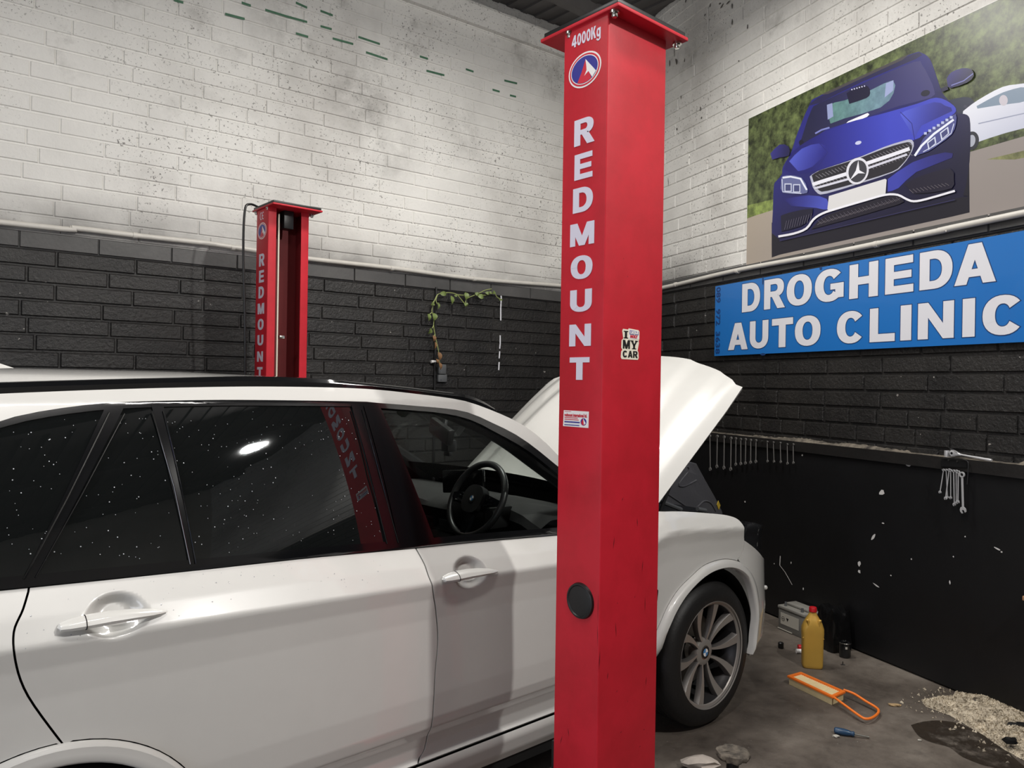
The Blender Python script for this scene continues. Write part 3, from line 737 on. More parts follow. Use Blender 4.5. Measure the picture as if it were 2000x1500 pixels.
    if front:
        # arm swung clear of the car, with a screw pad at its end
        bm = bx((x0+.1, yo+.012, .06), (x0+.2, yo+.11, .5)); obj('carriage', bm, M_BLK, root)
        P = onZ(1431, 1467, .19); 
        bm = NB(); box(bm, (0, -.04, .02), (1, .04, .09)); 
        a = np.array([x0+.15, yo+.06]); d = P[:2]-a; Lr = np.linalg.norm(d); an = math.atan2(d[1], d[0])
        bmesh.ops.transform(bm, matrix=Matrix.Translation((a[0], a[1], 0)) @ Matrix.Rotation(an, 4, 'Z') @ Matrix.Diagonal((Lr+.03, 1, 1, 1)), verts=bm.verts[:])
        obj('lift_arm', bm, M_BLK, root)
        bm = NB(); lathe(bm, [(0, .09), (.030, .09), (.026, .10), (.026, .165), (0, .165)], Matrix.Translation((P[0], P[1], 0)), 20, 1)
        b2 = NB(); lathe(b2, [(0, .163), (.05, .160), (.066, .166), (.070, .178), (.066, .188), (.05, .193), (.025, .189), (0, .188)], Matrix.Translation((P[0], P[1], 0)), 30, 0)
        rn = random.Random(2)
        for v in b2.verts: v.co += Vector((rn.uniform(-.004, .004), rn.uniform(-.004, .004), rn.uniform(-.003, .003)))
        merge(bm, b2, 0); obj('lift_pad', bm, [M_PAD, M_BLK], root, 50)
    return root
lift_post('tall red lift post in the foreground lettered down its side with a black round cap', True, PX0, PX1, PY0, PY1)
lift_post('red lift post behind the white car with its open slot facing the car', False, 2.03, 2.316, 4.975, 4.784)

# ================================================================== ON THE WALLS
# blue sign board
sg = thing('shop_sign', 'long blue sign board with two rows of big white capitals on the right wall', 'sign', tuple(Rp(3.3, 1.98, .03)))
def plate(bm, u0, u1, z0, z1, o0, o1, mi=0):
    c = [Rp(u, z, o) for u in (u0, u1) for z in (z0, z1) for o in (o0, o1)]
    for q in ((1, 5, 7, 3), (0, 1, 3, 2), (4, 6, 7, 5), (2, 3, 7, 6), (0, 4, 5, 1), (0, 2, 6, 4)): face(bm, [c[i] for i in q], mi)
bm = NB(); plate(bm, 1.816, 4.56, 1.985, 2.575, .018, .030); obj('sign_panel', bm, M_SIGN, sg)
MR = frame(Rp(0, 0, .0302), dR, UZ, nR)
def ux(x, y): p = RW(x, y, .031); return (p-CW) @ dR
def sign_row(chars, y0, y1, z0, z1, name):
    for ch, xa, xb in chars:
        a, b = ux(xa, (y0+y1)/2), ux(xb, (y0+y1)/2)
        bm = NB(); put_glyph(bm, ch, MR, a, z0, b, z1, .0006, 1, .005)
        put_glyph(bm, ch, MR, a, z0, b, z1, .0014, 0)
        obj('letter', bm, [M_SIGNW, M_SIGNO], sg)
sign_row((('D', 1450, 1485), ('R', 1493, 1533), ('O', 1537, 1586), ('G', 1592, 1648), ('H', 1659, 1715), ('E', 1729, 1784), ('D', 1796, 1860), ('A', 1864, 1945)), 500, 600, 2.325, 2.552, 'DROGHEDA')
sign_row((('A', 1423, 1461), ('U', 1465, 1501), ('T', 1508, 1549), ('O', 1553, 1603), ('C', 1635, 1689), ('L', 1699, 1748), ('I', 1759, 1780), ('N', 1793, 1863), ('I', 1880, 1904), ('C', 1919, 2000)), 570, 680, 2.028, 2.245, 'AUTO CLINIC')
Mph = frame(Rp(1.833, 2.565, .0302), -UZ, dR, nR)
for txt, xa, wd in (('089', 0, .135), ('972', .185, .14), ('3638', .375, .19)):
    bm = NB(); small_text(bm, txt, Mph, xa, .0, .078, .0008, .0022, 0, wd); obj('phone_digits', bm, M_PHONE, sg)
for (x, y, a, b) in ((1490, 548, .008, .035), (1490, 692, .03, .01), (1603, 524, .012, .012)): 
    bm = NB(); p = RW(x, y, .032); face(bm, [p+dR*a*math.cos(t)+UZ*b*math.sin(t) for t in np.linspace(0, 2*math.pi, 8)[:-1]]); obj('dent', bm, M_SIGNO, sg)

# printed poster of a blue car
PU0, PU1, PZ0, PZ1 = 2.175, 4.62, 2.70, 3.884
ps = thing('wall_poster', 'large printed poster of a dark blue saloon car above the pipe on the right wall', 'poster', tuple(Rp(3.4, 2.7, .01)))
bm = NB(); plate(bm, PU0, PU1, PZ0, PZ1, .003, .006); obj('poster_board', bm, M_WVINYL, ps)
bm = NB(); cl = bm.loops.layers.float_color.new('print'); LAY = [0]
def zp(x, y):
    p = RW(1300+.35*x, .35*y, .007); return ((p-CW) @ dR, p[2])
def clip(poly, ax, v, sgn):
    out = []
    for i in range(len(poly)):
        a, b = poly[i-1], poly[i]; da, db = sgn*(a[ax]-v), sgn*(b[ax]-v)
        if (da < 0) != (db < 0):
            t = da/(da-db); out.append(tuple(a[k]+(b[k]-a[k])*t for k in range(2)))
        if db >= 0: out.append(b)
    return out
def ink(poly, col, fol=0, grid=.2, raw=False):
    """one flat layer of printing ink; col is a colour or a function of (x,y) in the picture"""
    LAY[0] += 1; t = .0062+LAY[0]*.00005
    q = [p if raw else zp(*p) for p in poly]
    for ax, v, sgn in ((0, PU0+.002, 1), (0, PU1-.002, -1), (1, PZ0+.002, 1), (1, PZ1-.002, -1)):
        q = clip(q, ax, v, sgn)
        if len(q) < 3: return
    b = gridpoly(q, grid)
    for f in b.faces:
        nf = bm.faces.new([bm.verts.new(Rp(v.co.x, v.co.y, t)) for v in f.verts])
        for l, v in zip(nf.loops, f.verts):
            c = col(v.co.x, v.co.y) if callable(col) else col
            l[cl] = lin(c)[:3]+(fol,)
    b.free()
def grad(p0, c0, p1, c1):
    a, b = np.array(zp(*p0)), np.array(zp(*p1)); d = b-a; dd = d @ d
    def f(x, y):
        t = min(1, max(0, ((np.array((x, y))-a) @ d)/dd)); return tuple(c0[k]+(c1[k]-c0[k])*t for k in range(3))
    return f
def sm(pts, n=4): return [tuple(p) for p in smoothline(pts, n)]
def ring(cx, cy, rx, ry, tilt=0, n=26):
    return [(cx+rx*math.cos(a)*math.cos(tilt)-ry*math.sin(a)*math.sin(tilt), cy+rx*math.cos(a)*math.sin(tilt)+ry*math.sin(a)*math.cos(tilt)) for a in np.linspace(0, 2*math.pi, n+1)[:-1]]
def stroke(pts, w, col, grid=.2):
    pts = [np.array(p, float) for p in pts]; L_, R_ = [], []
    for i, p in enumerate(pts):
        d = pts[min(i+1, len(pts)-1)]-pts[max(i-1, 0)]; d /= np.linalg.norm(d); n = np.array([-d[1], d[0]])
        L_.append(tuple(p+n*w/2)); R_.append(tuple(p-n*w/2))
    ink(L_+R_[::-1], col, 0, grid)
ink([(PU0, PZ0), (PU1, PZ0), (PU1, PZ1), (PU0, PZ1)], (78, 88, 56), 1, .3, True)
ink([(400, 1240), (600, 1165), (1690, 850), (2000, 760), (2400, 650), (2400, 1500), (400, 1560)], grad((500, 1200), (172, 160, 146), (900, 1500), (146, 138, 134)))
ink([(400, 1160), (600, 1112), (620, 1165), (400, 1235)], (126, 142, 78), .6)
ink([(1790, 890), (2000, 840), (2400, 730), (2400, 800), (1950, 890)], (120, 122, 84), .5)
# pale car at the back
ink(sm([(1520, 600), (1580, 560), (1700, 545), (1740, 640), (1650, 720)], 3), (40, 46, 66))
ink(sm([(1660, 620), (1740, 560), (1880, 485), (2000, 465), (2250, 420), (2400, 400), (2400, 640), (2000, 715), (1750, 790), (1690, 820), (1650, 720)], 3), grad((1800, 500), (226, 228, 238), (1900, 760), (196, 200, 218)))
ink(sm([(1735, 592), (1830, 540), (1910, 506), (2010, 488), (2020, 560), (1850, 588), (1740, 606)], 3), (122, 140, 160))
ink(ring(1885, 560, 24, 30), (196, 190, 200)); ink(ring(1708, 785, 40, 52, .2), (42, 44, 54)); ink(ring(1706, 786, 22, 34, .2), (168, 172, 186))
stroke([(1745, 690), (1900, 655), (2100, 610)], 6, (150, 156, 180)); stroke([(1680, 600), (1665, 590)], 16, (60, 62, 80))
# the blue car: shadow and tyres, body, glass, bonnet
ink([(592, 1240), (640, 1300), (1640, 1080), (1694, 900), (1696, 1185), (1600, 1208), (640, 1420), (592, 1437)], (22, 20, 34))
body = sm([(592, 1300), (598, 1180), (604, 1040), (618, 1010), (648, 975), (655, 930), (700, 850), (735, 745), (805, 580), (850, 540), (1100, 420), (1375, 300), (1430, 296), (1475, 330), (1510, 420), (1545, 520), (1600, 580), (1630, 630), (1680, 640), (1700, 690), (1696, 900), (1660, 1090), (1600, 1110), (640, 1340)], 3)
ink(body, grad((900, 700), (38, 38, 118), (1100, 1300), (18, 16, 48)), 0, .06)
ink(sm([(800, 590), (850, 545), (1100, 425), (1380, 302), (1425, 300), (1395, 330), (1100, 455), (860, 575)], 2), (38, 36, 74))
ink([(862, 530), (1370, 296), (1320, 335), (905, 525)], (70, 66, 70))
ink(sm([(742, 830), (775, 720), (815, 610), (860, 575), (1100, 465), (1385, 345), (1430, 360), (1470, 430), (1500, 505), (1480, 545), (1300, 592), (1130, 650), (900, 720)], 2), grad((800, 700), (30, 30, 62), (1400, 450), (58, 56, 110)), 0, .08)
ink(sm([(920, 690), (905, 590), (1000, 560), (1150, 500), (1268, 448), (1272, 520), (1200, 600), (1000, 660)], 2), grad((920, 640), (86, 124, 122), (1260, 500), (112, 140, 162)), .25)
ink([(900, 585), (930, 575), (936, 650), (905, 668)], (140, 150, 190)); ink([(1230, 465), (1272, 448), (1270, 505), (1222, 545)], (150, 160, 200))
ink(sm([(1010, 520), (1080, 478), (1130, 482), (1142, 520), (1120, 548), (1025, 580)], 2), (24, 22, 50))
ink([(1008, 688), (1020, 676), (1128, 630), (1137, 638), (1125, 652), (1022, 694)], (228, 228, 236))
ink(ring(1450, 520, 26, 17, -.3), (20, 20, 44)); ink(ring(758, 796, 14, 16), (20, 20, 40))
stroke([(835, 745), (870, 725), (915, 712)], 9, (120, 126, 190))
for k in range(6): ink(ring(1110-k*14, 480+k*4, 4, 4), (190, 190, 220))
bon = sm([(660, 945), (700, 856), (820, 770), (1000, 690), (1190, 640), (1400, 580), (1510, 545), (1590, 575), (1622, 620), (1560, 670), (1440, 750), (1385, 782), (1100, 868), (850, 952), (720, 975)], 3)
ink(bon, grad((800, 900), (30, 28, 104), (1250, 690), (60, 68, 184)), 0, .06)
ink(sm([(690, 900), (760, 830), (860, 800), (900, 840), (820, 930), (740, 955)], 2), grad((720, 860), (78, 88, 192), (860, 920), (38, 38, 124)))
ink(sm([(1310, 640), (1340, 618), (1500, 570), (1560, 590), (1600, 620), (1430, 700), (1395, 770), (1360, 720)], 2), grad((1330, 640), (80, 92, 204), (1560, 640), (36, 36, 122)))
stroke([(860, 800), (905, 850), (840, 950)], 4, (36, 34, 110)); stroke([(1310, 625), (1375, 690), (1390, 780)], 4, (40, 38, 120))
ink(ring(1076, 797, 18, 10, -.3), (190, 194, 224))
# front wings and bumper highlights
ink(sm([(660, 1110), (800, 1090), (900, 1110), (905, 1170), (840, 1160), (700, 1150)], 2), grad((700, 1130), (32, 30, 104), (850, 1130), (70, 80, 180)))
ink(sm([(1240, 1000), (1380, 905), (1560, 850), (1600, 880), (1400, 960), (1300, 1050), (1240, 1070)], 2), grad((1300, 1000), (58, 64, 164), (1580, 860), (34, 32, 104)))
# grille
G = [(805, 985), (850, 955), (970, 915), (1100, 870), (1220, 820), (1330, 785), (1375, 780), (1386, 815), (1362, 870), (1320, 925), (1270, 962), (1100, 1020), (900, 1080), (850, 1080), (822, 1045)]
ink(sm(G, 2), (176, 178, 196)); c0 = np.mean(np.array(G), 0)
G2 = [tuple(c0+(np.array(p)-c0)*np.array((.965, .9))) for p in G]
ink(sm(G2, 2), (38, 36, 44))
for k in range(30):
    x = 838+k*18; yt = 965-(x-838)*.345
    if x < 1010 or x > 1135: stroke([(x, yt+14), (x+22, yt+30)], 3, (128, 126, 134)); stroke([(x-6, yt+62), (x+20, yt+84)], 3, (128, 126, 134))
stroke([(822, 1030), (900, 1005), (1020, 968)], 20, (226, 226, 236)); stroke([(832, 1052), (920, 1028), (1020, 1000)], 12, (206, 206, 220))
stroke([(1125, 912), (1250, 870), (1364, 830)], 20, (226, 226, 236)); stroke([(1128, 940), (1250, 897), (1350, 862)], 12, (206, 206, 220))
ink(ring(1073, 955, 62, 76, .3), (216, 216, 226)); ink(ring(1074, 956, 50, 63, .3), (58, 58, 66))
for (x, y) in ((1078, 896), (1032, 1004), (1116, 968)):
    d = np.array((x-1074, y-957.)); n = np.array((-d[1], d[0]))/np.linalg.norm(d)*11
    ink([(1074+n[0], 957+n[1]), (x, y), (1074-n[0], 957-n[1])], (226, 226, 234))
ink([(914, 1094), (1228, 998), (1236, 1004), (1230, 1080), (912, 1174), (905, 1168)], (214, 213, 214))
# headlamps
ink(sm([(648, 990), (680, 978), (762, 992), (796, 1062), (770, 1082), (656, 1076), (646, 1030)], 2), (98, 104, 150))
stroke([(655, 992), (700, 986), (755, 998), (790, 1060)], 10, (226, 230, 244)); stroke([(652, 1000), (656, 1070), (760, 1080)], 6, (190, 196, 220))
for (x, y) in ((686, 1048), (734, 1052)): ink(rect(x-20, y-24, x+20, y+22), (200, 206, 226)); ink(rect(x-15, y-18, x+15, y+17), (66, 70, 116))
ink(sm([(1390, 875), (1415, 830), (1440, 775), (1500, 715), (1570, 670), (1622, 636), (1624, 690), (1600, 750), (1530, 805), (1470, 845), (1420, 862)], 2), (72, 76, 136))
stroke([(1393, 870), (1430, 815), (1500, 748), (1610, 668)], 12, (228, 232, 246)); stroke([(1612, 690), (1596, 745), (1525, 800), (1440, 848)], 5, (196, 202, 226))
for k in range(7): x = 1445+k*24; ink(rect(x, 748-k*15-10, x+16, 748-k*15+4), (180, 188, 222))
for (x, y) in ((1488, 800), (1560, 745)): ink([(x-26, y-4), (x+20, y-38), (x+26, y), (x-18, y+38)], (206, 212, 232)); ink([(x-19, y-1), (x+14, y-27), (x+19, y), (x-12, y+28)], (66, 70, 120))
# lower openings and the bright lip
ink(sm([(645, 1205), (700, 1185), (825, 1165), (800, 1225), (760, 1262), (650, 1292)], 2), (20, 18, 44))
ink(sm([(1335, 1030), (1420, 985), (1590, 940), (1612, 1000), (1600, 1052), (1480, 1075), (1395, 1080)], 2), (24, 20, 42))
ink(sm([(815, 1280), (850, 1240), (905, 1200), (1080, 1145), (1265, 1092), (1335, 1125), (1240, 1160), (1000, 1230)], 2), (26, 22, 38))
for k in range(22): x = 850+k*21; stroke([(x, 1255-k*6.3), (x+24, 1238-k*6.3)], 2.5, (104, 98, 106)); stroke([(x, 1228-k*6.1), (x+20, 1248-k*6.1)], 2.5, (92, 88, 98))
for k in range(11): stroke([(668+k*14, 1282-k*4), (680+k*14, 1232-k*4)], 2.5, (96, 92, 110)); stroke([(1365+k*20, 1058-k*3.5), (1388+k*20, 1078-k*4.2)], 2.5, (110, 104, 110))
stroke(sm([(634, 1320), (720, 1304), (790, 1276), (830, 1225), (880, 1192), (960, 1165), (1120, 1118), (1230, 1088), (1300, 1088), (1350, 1112), (1390, 1124), (1460, 1112), (1620, 1066)], 3), 12, (232, 232, 240))
stroke([(640, 1345), (900, 1285), (1300, 1190), (1620, 1115)], 5, (44, 42, 84))
# door mirrors
ink(sm([(590, 858), (640, 808), (692, 818), (694, 868), (640, 880), (600, 892)], 2), grad((600, 850), (52, 50, 130), (690, 870), (26, 24, 66)))
ink(sm([(1574, 440), (1600, 405), (1660, 382), (1712, 388), (1726, 425), (1690, 462), (1600, 492), (1580, 480)], 2), grad((1600, 410), (50, 46, 116), (1680, 480), (22, 20, 54)))
stroke([(1600, 478), (1670, 452), (1722, 412)], 5, (120, 124, 190)); stroke([(1545, 505), (1580, 490)], 22, (26, 24, 60))
obj('printed_picture', bm, M_PRINT, ps, None)

# ================================================================== THE CAR
YC = 3.17                                   # its middle line; the near flank is at about Y = 2.2
PZI = [(.20, .13), (.22, .10), (.28, .06), (.33, .045), (.36, .05), (.38, .07), (.42, .066), (.46, .05), (.49, .028), (.50, .020), (.54, .010), (.62, .006), (.75, .010), (.88, .014),
       (.95, .010), (.985, .003), (1.0, 0), (1.01, .003), (1.06, .036), (1.12, .085), (1.30, .127), (1.48, .182), (1.65, .2445), (1.70, .285), (1.74, .35), (1.80, .50)]
_z = [a for a, b in PZI]; _i = [b for a, b in PZI]
Y0 = 2.17
HOLLOWS = []
def belt(X):
    if X < 2.6: return 1.193-.0375*X-.006*max(0, X-1)**2
    if X < 2.95: t = (X-2.6)/.35; return 1.080+.075*t*t*(3-2*t)
    return 1.155-.10*(X-2.95)
def inset(s, z):
    B = belt(s)
    if z > B: zz = 1.12+(z-B)*(.53/(1.65-B)) if z < 1.65 else z
    elif z > .52: zz = .52+(z-.52)*(.6/(B-.52))
    else: zz = z
    if 1.12 < zz < 1.65: k = zz-1.12; return .085+.2*k+.19*k*k
    r = float(np.interp(zz, _z, _i))
    if s > 3.4 and zz < .62:        # the bumper corner stays full lower down
        t = min(1, (s-3.4)/.3); r += t*t*(3-2*t)*(float(np.interp(zz, [.2, .26, .34, .5, .62], [.09, .045, .012, .0, .006]))-r)
    for (cs, cz, rs, rz, dp) in HOLLOWS:
        q = math.hypot((s-cs)/rs, (z-cz)/rz)
        if q < 1: t = min(1, (1-q)/.62); r += dp*t*t*(3-2*t)
    return r
_t = np.linspace(0, 1, 121)
def _bez(p): return np.array([(1-t)**3*np.array(p[0])+3*(1-t)**2*t*np.array(p[1])+3*(1-t)*t*t*np.array(p[2])+t**3*np.array(p[3]) for t in _t])
FB = _bez([(3.55, 0), (4.02, 0), (4.32, .45), (4.32, 1.0)]); RB = _bez([(-.15, 0), (-.5, .0), (-.62, .4), (-.62, 1.0)])
FS = np.concatenate([[0], np.cumsum(np.linalg.norm(np.diff(FB, axis=0), axis=1))]); RS = np.concatenate([[0], np.cumsum(np.linalg.norm(np.diff(RB, axis=0), axis=1))])
S_FRONT, S_REAR = 3.55+FS[-1], -.15-RS[-1]
def plan(s):
    if s <= 3.55 and s >= -.15: return s, 0., 0., -1.
    if s > 3.55:
        a = min(s-3.55, FS[-1]); X = np.interp(a, FS, FB[:, 0]); Y = np.interp(a, FS, FB[:, 1])
        dx = np.interp(a+.01, FS, FB[:, 0])-np.interp(a-.01, FS, FB[:, 0]); dy = np.interp(a+.01, FS, FB[:, 1])-np.interp(a-.01, FS, FB[:, 1])
        if a > FS[-1]-.012: dx, dy = 0, 1
        l = math.hypot(dx, dy); return X, Y, dy/l, -dx/l
    a = min(-.15-s, RS[-1]); X = np.interp(a, RS, RB[:, 0]); Y = np.interp(a, RS, RB[:, 1])
    dx = np.interp(a+.01, RS, RB[:, 0])-np.interp(a-.01, RS, RB[:, 0]); dy = np.interp(a+.01, RS, RB[:, 1])-np.interp(a-.01, RS, RB[:, 1])
    if a > RS[-1]-.012: dx, dy = 0, 1
    l = math.hypot(dx, dy); return X, Y, -dy/l, dx/l
def body(s, z, out=0.):
    X, Y, nx, ny = plan(s); i = inset(s, z)-out
    if s > 2.3 and z > belt(s): i += .05*((s-2.3)/.5)**2
    if s < 1.6 and z > belt(s):
        k = 1.6-s; k = .06*k*k if k < .6 else .0216+.06*(k-.6)
        i += k*(z-belt(s))/.5
    return Vector((X-nx*i, Y0+Y-ny*i, z))
def tr(x, y, out=0.):
    """point of the photograph laid onto the near flank: (length along the car, height)"""
    Y = 2.2
    for _ in range(40):
        P = onY(x, y, Y); Y = .5*Y+.5*(body(P[0], P[2], out).y)
    P = onY(x, y, Y); return (float(P[0]), float(P[2]))
def trs(pts, out=0., n=5, smooth=True):
    p = [tr(x, y, out) for x, y in pts]
    return [tuple(q) for q in smoothline(p, n)] if smooth else p
car = thing('car', 'white five-door off-road car with its bonnet propped open parked between red lift posts', 'car', (1.8, YC, 0))
MIR = Matrix.Translation((0, 2*YC, 0)) @ Matrix.Diagonal((1, -1, 1, 1))
def both(name, bm, mats, parent=car, sharp=35, label=None, far=True):
    if far:
        b2 = bm.copy(); bmesh.ops.transform(b2, matrix=MIR, verts=b2.verts[:]); bmesh.ops.reverse_faces(b2, faces=b2.faces[:])
        lay = b2.verts.layers.float_vector.get('nrm')
        if lay:
            for v in b2.verts: v[lay] = Vector((v[lay][0], -v[lay][1], v[lay][2]))
    o = obj(name, bm, mats, parent, sharp)
    if label: o['label'] = label
    if far: obj(name, b2, mats, parent, sharp)
    return o
def panel(poly, gap=.0026, out=0., thick=.014, g=.05, gv=.018, mi=0, roll=None):
    p = shrink(clean(poly), gap) if gap else poly
    b = gridpoly(p, g, gv)
    lay = b.verts.layers.float_vector.new('nrm'); h = .005
    for v in b.verts:
        x, y = v.co.x, v.co.y; n = (body(x+h, y, out)-body(x-h, y, out)).cross(body(x, y+h, out)-body(x, y-h, out)).normalized()
        v.co = body(x, y, out); v[lay] = n
    b.normal_update()
    if b.faces and sum(f.normal.y for f in b.faces) > 0: bmesh.ops.reverse_faces(b, faces=b.faces[:])
    if thick: thicken(b, thick)
    for f in b.faces: f.material_index = mi
    return b
# --- lines traced on the flank
DLO = trs([(-120, 900), (-60, 850), (0, 822), (87, 802), (210, 787), (350, 782), (490, 781), (700, 784), (740, 787), (815, 793), (889, 800), (927, 810), (964, 827), (1001, 845), (1039, 870), (1087, 909)])
STR = trs([(-120, 775), (0, 769), (175, 762), (350, 757), (525, 755), (705, 759), (810, 769), (893, 780), (936, 792), (969, 805), (1001, 819), (1039, 842), (1087, 884)])
_d = np.array(DLO); _s = np.array(STR)
def dtop(X):
    if X <= _d[-1, 0]: return float(np.interp(X, _d[:, 0], _d[:, 1]))
    sl = (_d[-1, 1]-_d[-8, 1])/(_d[-1, 0]-_d[-8, 0]); return float(_d[-1, 1]+max(sl, -.78)*(X-_d[-1, 0]))
def stop_(X):
    if X <= _s[-1, 0]: return float(np.interp(X, _s[:, 0], _s[:, 1]))
    return dtop(X)+.055
XA = 2.66
while dtop(XA) < belt(XA)+.0: XA -= .01
XEND = XA                                    # where the window line meets the waistline
BX = np.linspace(-.15, XEND, 60)
belt_line = [tr(x, y) for x, y in ((-160, 1168), (0, 1152), (50, 1147), (200, 1132), (400, 1111), (600, 1089), (800, 1071), (940, 1057), (1085, 1045))]
_b = np.array(belt_line)
def bl(X):
    if X <= _b[-1, 0]: return float(np.interp(X, _b[:, 0], _b[:, 1]))
    return float(_b[-1, 1]-.058*(X-_b[-1, 0]))
XD = 2.68                                    # shut line of the front door
gapR = trs([(57, 1150), (45, 1190), (27, 1235), (30, 1290), (55, 1360), (125, 1457)])
gapF = trs([(812, 1071), (828, 1100), (842, 1137), (851, 1190), (855, 1250), (849, 1330), (843, 1415), (830, 1460), (816, 1492)])
XR0, XF0 = .375, 3.27                        # wheel centres
OUTF = .028
fo = trs([(1283, 1262), (1290, 1240), (1303, 1210), (1316, 1182), (1336, 1152), (1362, 1126), (1381, 1109), (1402, 1099), (1426, 1094), (1450, 1098), (1464, 1109), (1473, 1121), (1482, 1145), (1487, 1175), (1488, 1215), (1483, 1250), (1476, 1268)], OUTF, 4)
fi = trs([(1277, 1324), (1299, 1254), (1325, 1192), (1358, 1146), (1393, 1119), (1424, 1111), (1446, 1116), (1464, 1133), (1475, 1166), (1478, 1199), (1477, 1223), (1472, 1262)], OUTF, 4)
fo = [(fo[0][0]-.05, .30), (fo[0][0]-.045, .40)]+[p for p in fo if p[1] > .45]
fo = [p for p in fo if p[0] < 3.634 and not (p[0] > 3.5 and p[1] < .68)]+[(3.652, .63), (3.664, .56), (3.668, .47), (3.665, .38), (3.65, .30)]
fi = [(fo[0][0]+.058, .30)]+[p for p in fi if p[1] > .42]; fi = [p for p in fi if p[0] < 3.608 and not (p[0] > 3.5 and p[1] < .59)]+[(3.618, .54), (3.628, .47), (3.630, .40), (3.622, .30)]
ro = [(XR0+.425*math.cos(a), .37+.425*math.sin(a)) for a in np.linspace(math.radians(-10), math.radians(190), 40)]
ri = [(XR0+.372*math.cos(a), .37+.372*math.sin(a)) for a in np.linspace(math.radians(-10), math.radians(190), 40)]
SILL = .365
# --- doors
for px in (((113, 1228), (330, 1196)), ((867, 1133), (977, 1116))):
    A, B = tr(*px[0], .02), tr(*px[1], .02); HOLLOWS.append((A[0]+(B[0]-A[0])*.53, A[1]+(B[1]-A[1])*.53+.004, abs(B[0]-A[0])*.31, .058, .036))
def belt_pts(a, b, n=14): return [(x, bl(x)) for x in np.linspace(a, b, n)]
arc = [p for p in ro if p[0] > gapR[-1][0]+.01 and p[1] > SILL+.004]      # from the front foot of the arch to its crown
rd = belt_pts(gapR[0][0], gapF[0][0])+gapF[1:-1]+[(gapF[-1][0], SILL)]+[(arc[0][0]+.005, SILL)]+arc+[gapR[-1]]+gapR[::-1][1:-1]
doorR = both('rear_door', panel(rd, g=.009, gv=.006), M_PAINT)
fd = belt_pts(gapF[0][0], XD)+[(XD, .9), (XD-.005, .7), (XD-.03, .5), (XD-.05, SILL)]+[(gapF[-1][0], SILL)]+gapF[::-1][1:-1]
doorF = both('front_door', panel(fd, g=.009, gv=.006), M_PAINT)
# --- rear quarter and tail
q = [(gapR[0][0], bl(gapR[0][0]))]+gapR[1:]+[p for p in ro if p[0] <= gapR[-1][0]+.008 and p[1] > .3]+[(-.12, .3), (S_REAR, .42), (S_REAR, 1.15), (-.4, 1.19)]+[(x, bl(x)) for x in np.linspace(-.15, gapR[0][0]-.03, 6)]
both('rear_quarter', panel(q), M_PAINT)
# --- front wing
ft = trs([(1285, 998), (1330, 998), (1400, 1003), (1425, 1007), (1440, 1013), (1450, 1023), (1454, 1035)], 0, 3)
fg = trs([(1454, 1055), (1452, 1072), (1447, 1085), (1441, 1092)], 0, 2)
fl = [p for p in fo if p[1] > SILL and p[0] < fg[-1][0]]
wing = [(XD, bl(XD)), (2.80, bl(2.80)+.004)]+ft+fg+fl[::-1]+[(fl[0][0], SILL), (XD-.05, SILL), (XD-.03, .5), (XD-.005, .7), (XD, .9)]
both('front_wing', panel(wing, .0022), M_PAINT)
# --- arch lips
def lip(o_, i_, out):
    o_ = [np.array(p) for p in o_]; i_ = [np.array(p) for p in i_]
    def res(p, n):
        d = np.concatenate([[0], np.cumsum([np.linalg.norm(b-a) for a, b in zip(p, p[1:])])]); t = np.linspace(0, d[-1], n); A = np.array(p)
        return np.stack([np.interp(t, d, A[:, 0]), np.interp(t, d, A[:, 1])], 1)
    n = 50; a, b = res(o_, n), res(i_, n); bm = NB(); R_ = []
    for k in range(n):
        row = []
        for f, oo in ((0, .0), (.03, .012), (.18, .022), (.5, out), (.82, out+.002), (.95, out-.004), (1, out-.014), (1.0, -.012)):
            p = a[k]*(1-f)+b[k]*f; v = body(p[0], p[1], oo)
            row.append(bm.verts.new(v))
        R_.append(row)
    for A, B in zip(R_, R_[1:]):
        for c_ in range(len(A)-1): bm.faces.new((A[c_], A[c_+1], B[c_+1], B[c_]))
    bmesh.ops.recalc_face_normals(bm, faces=bm.faces[:])
    return bm
both('arch_lip', lip(fo, fi, OUTF), M_PAINT, sharp=50)
both('arch_lip', lip(ro[::-1], ri[::-1], .022), M_PAINT, sharp=50)
# --- bumper and headlamp
ba = [p for p in fo if p[0] > fg[-1][0]]
bt = [tr(1454, 1056), (3.66, .86), (3.80, .79), (3.95, .74), (4.2, .71), (S_FRONT, .70)]
bump = [fg[0]]+bt[1:]+[(S_FRONT, .24), (4.0, .24), (ba[-1][0]+.02, .27)]+ba[::-1]+fg[::-1][:-1]
both('front_bumper', panel(bump, .0022, 0, .02), M_PAINT)
hl = [fg[0], (fg[0][0]+.005, .93), (3.57, 1.0), (3.66, 1.0), (3.8, .965), (4.0, .93), (4.3, .90), (4.32, .72), (4.2, .71), (3.95, .74), (3.80, .79), (3.66, .86)]
both('headlamp', panel(hl, .003, -.012, .03), M_LENS)
gr = [(4.33, .88), (S_FRONT, .90), (S_FRONT, .70), (4.33, .715)]
both('grille', panel(gr, .003, -.01, .03), M_GLOSSB)
# washer cap and marker beyond the bumper corner
bm = NB(); p = body(3.95, .585, .004); bmesh.ops.create_uvsphere(bm, u_segments=14, v_segments=8, radius=.013, matrix=Matrix.Translation(p)); obj('tow_eye_cap', bm, M_PAINT, car)
# --- sills
sil = [(fo[0][0]-.01, SILL-.003), (arc[0][0]+.005, SILL-.003), (arc[0][0]+.02, .24), (fo[0][0]-.01, .24)]
both('side_sill', panel(sil, .002), M_PAINT)
# black lower skirt under the sill
bm = NB(); box(bm, (ro[0][0]-.0, Y0+.10, .19), (fo[0][0]-.01, Y0+.2, .245)); both('lower_skirt', bm, M_RUBBER)
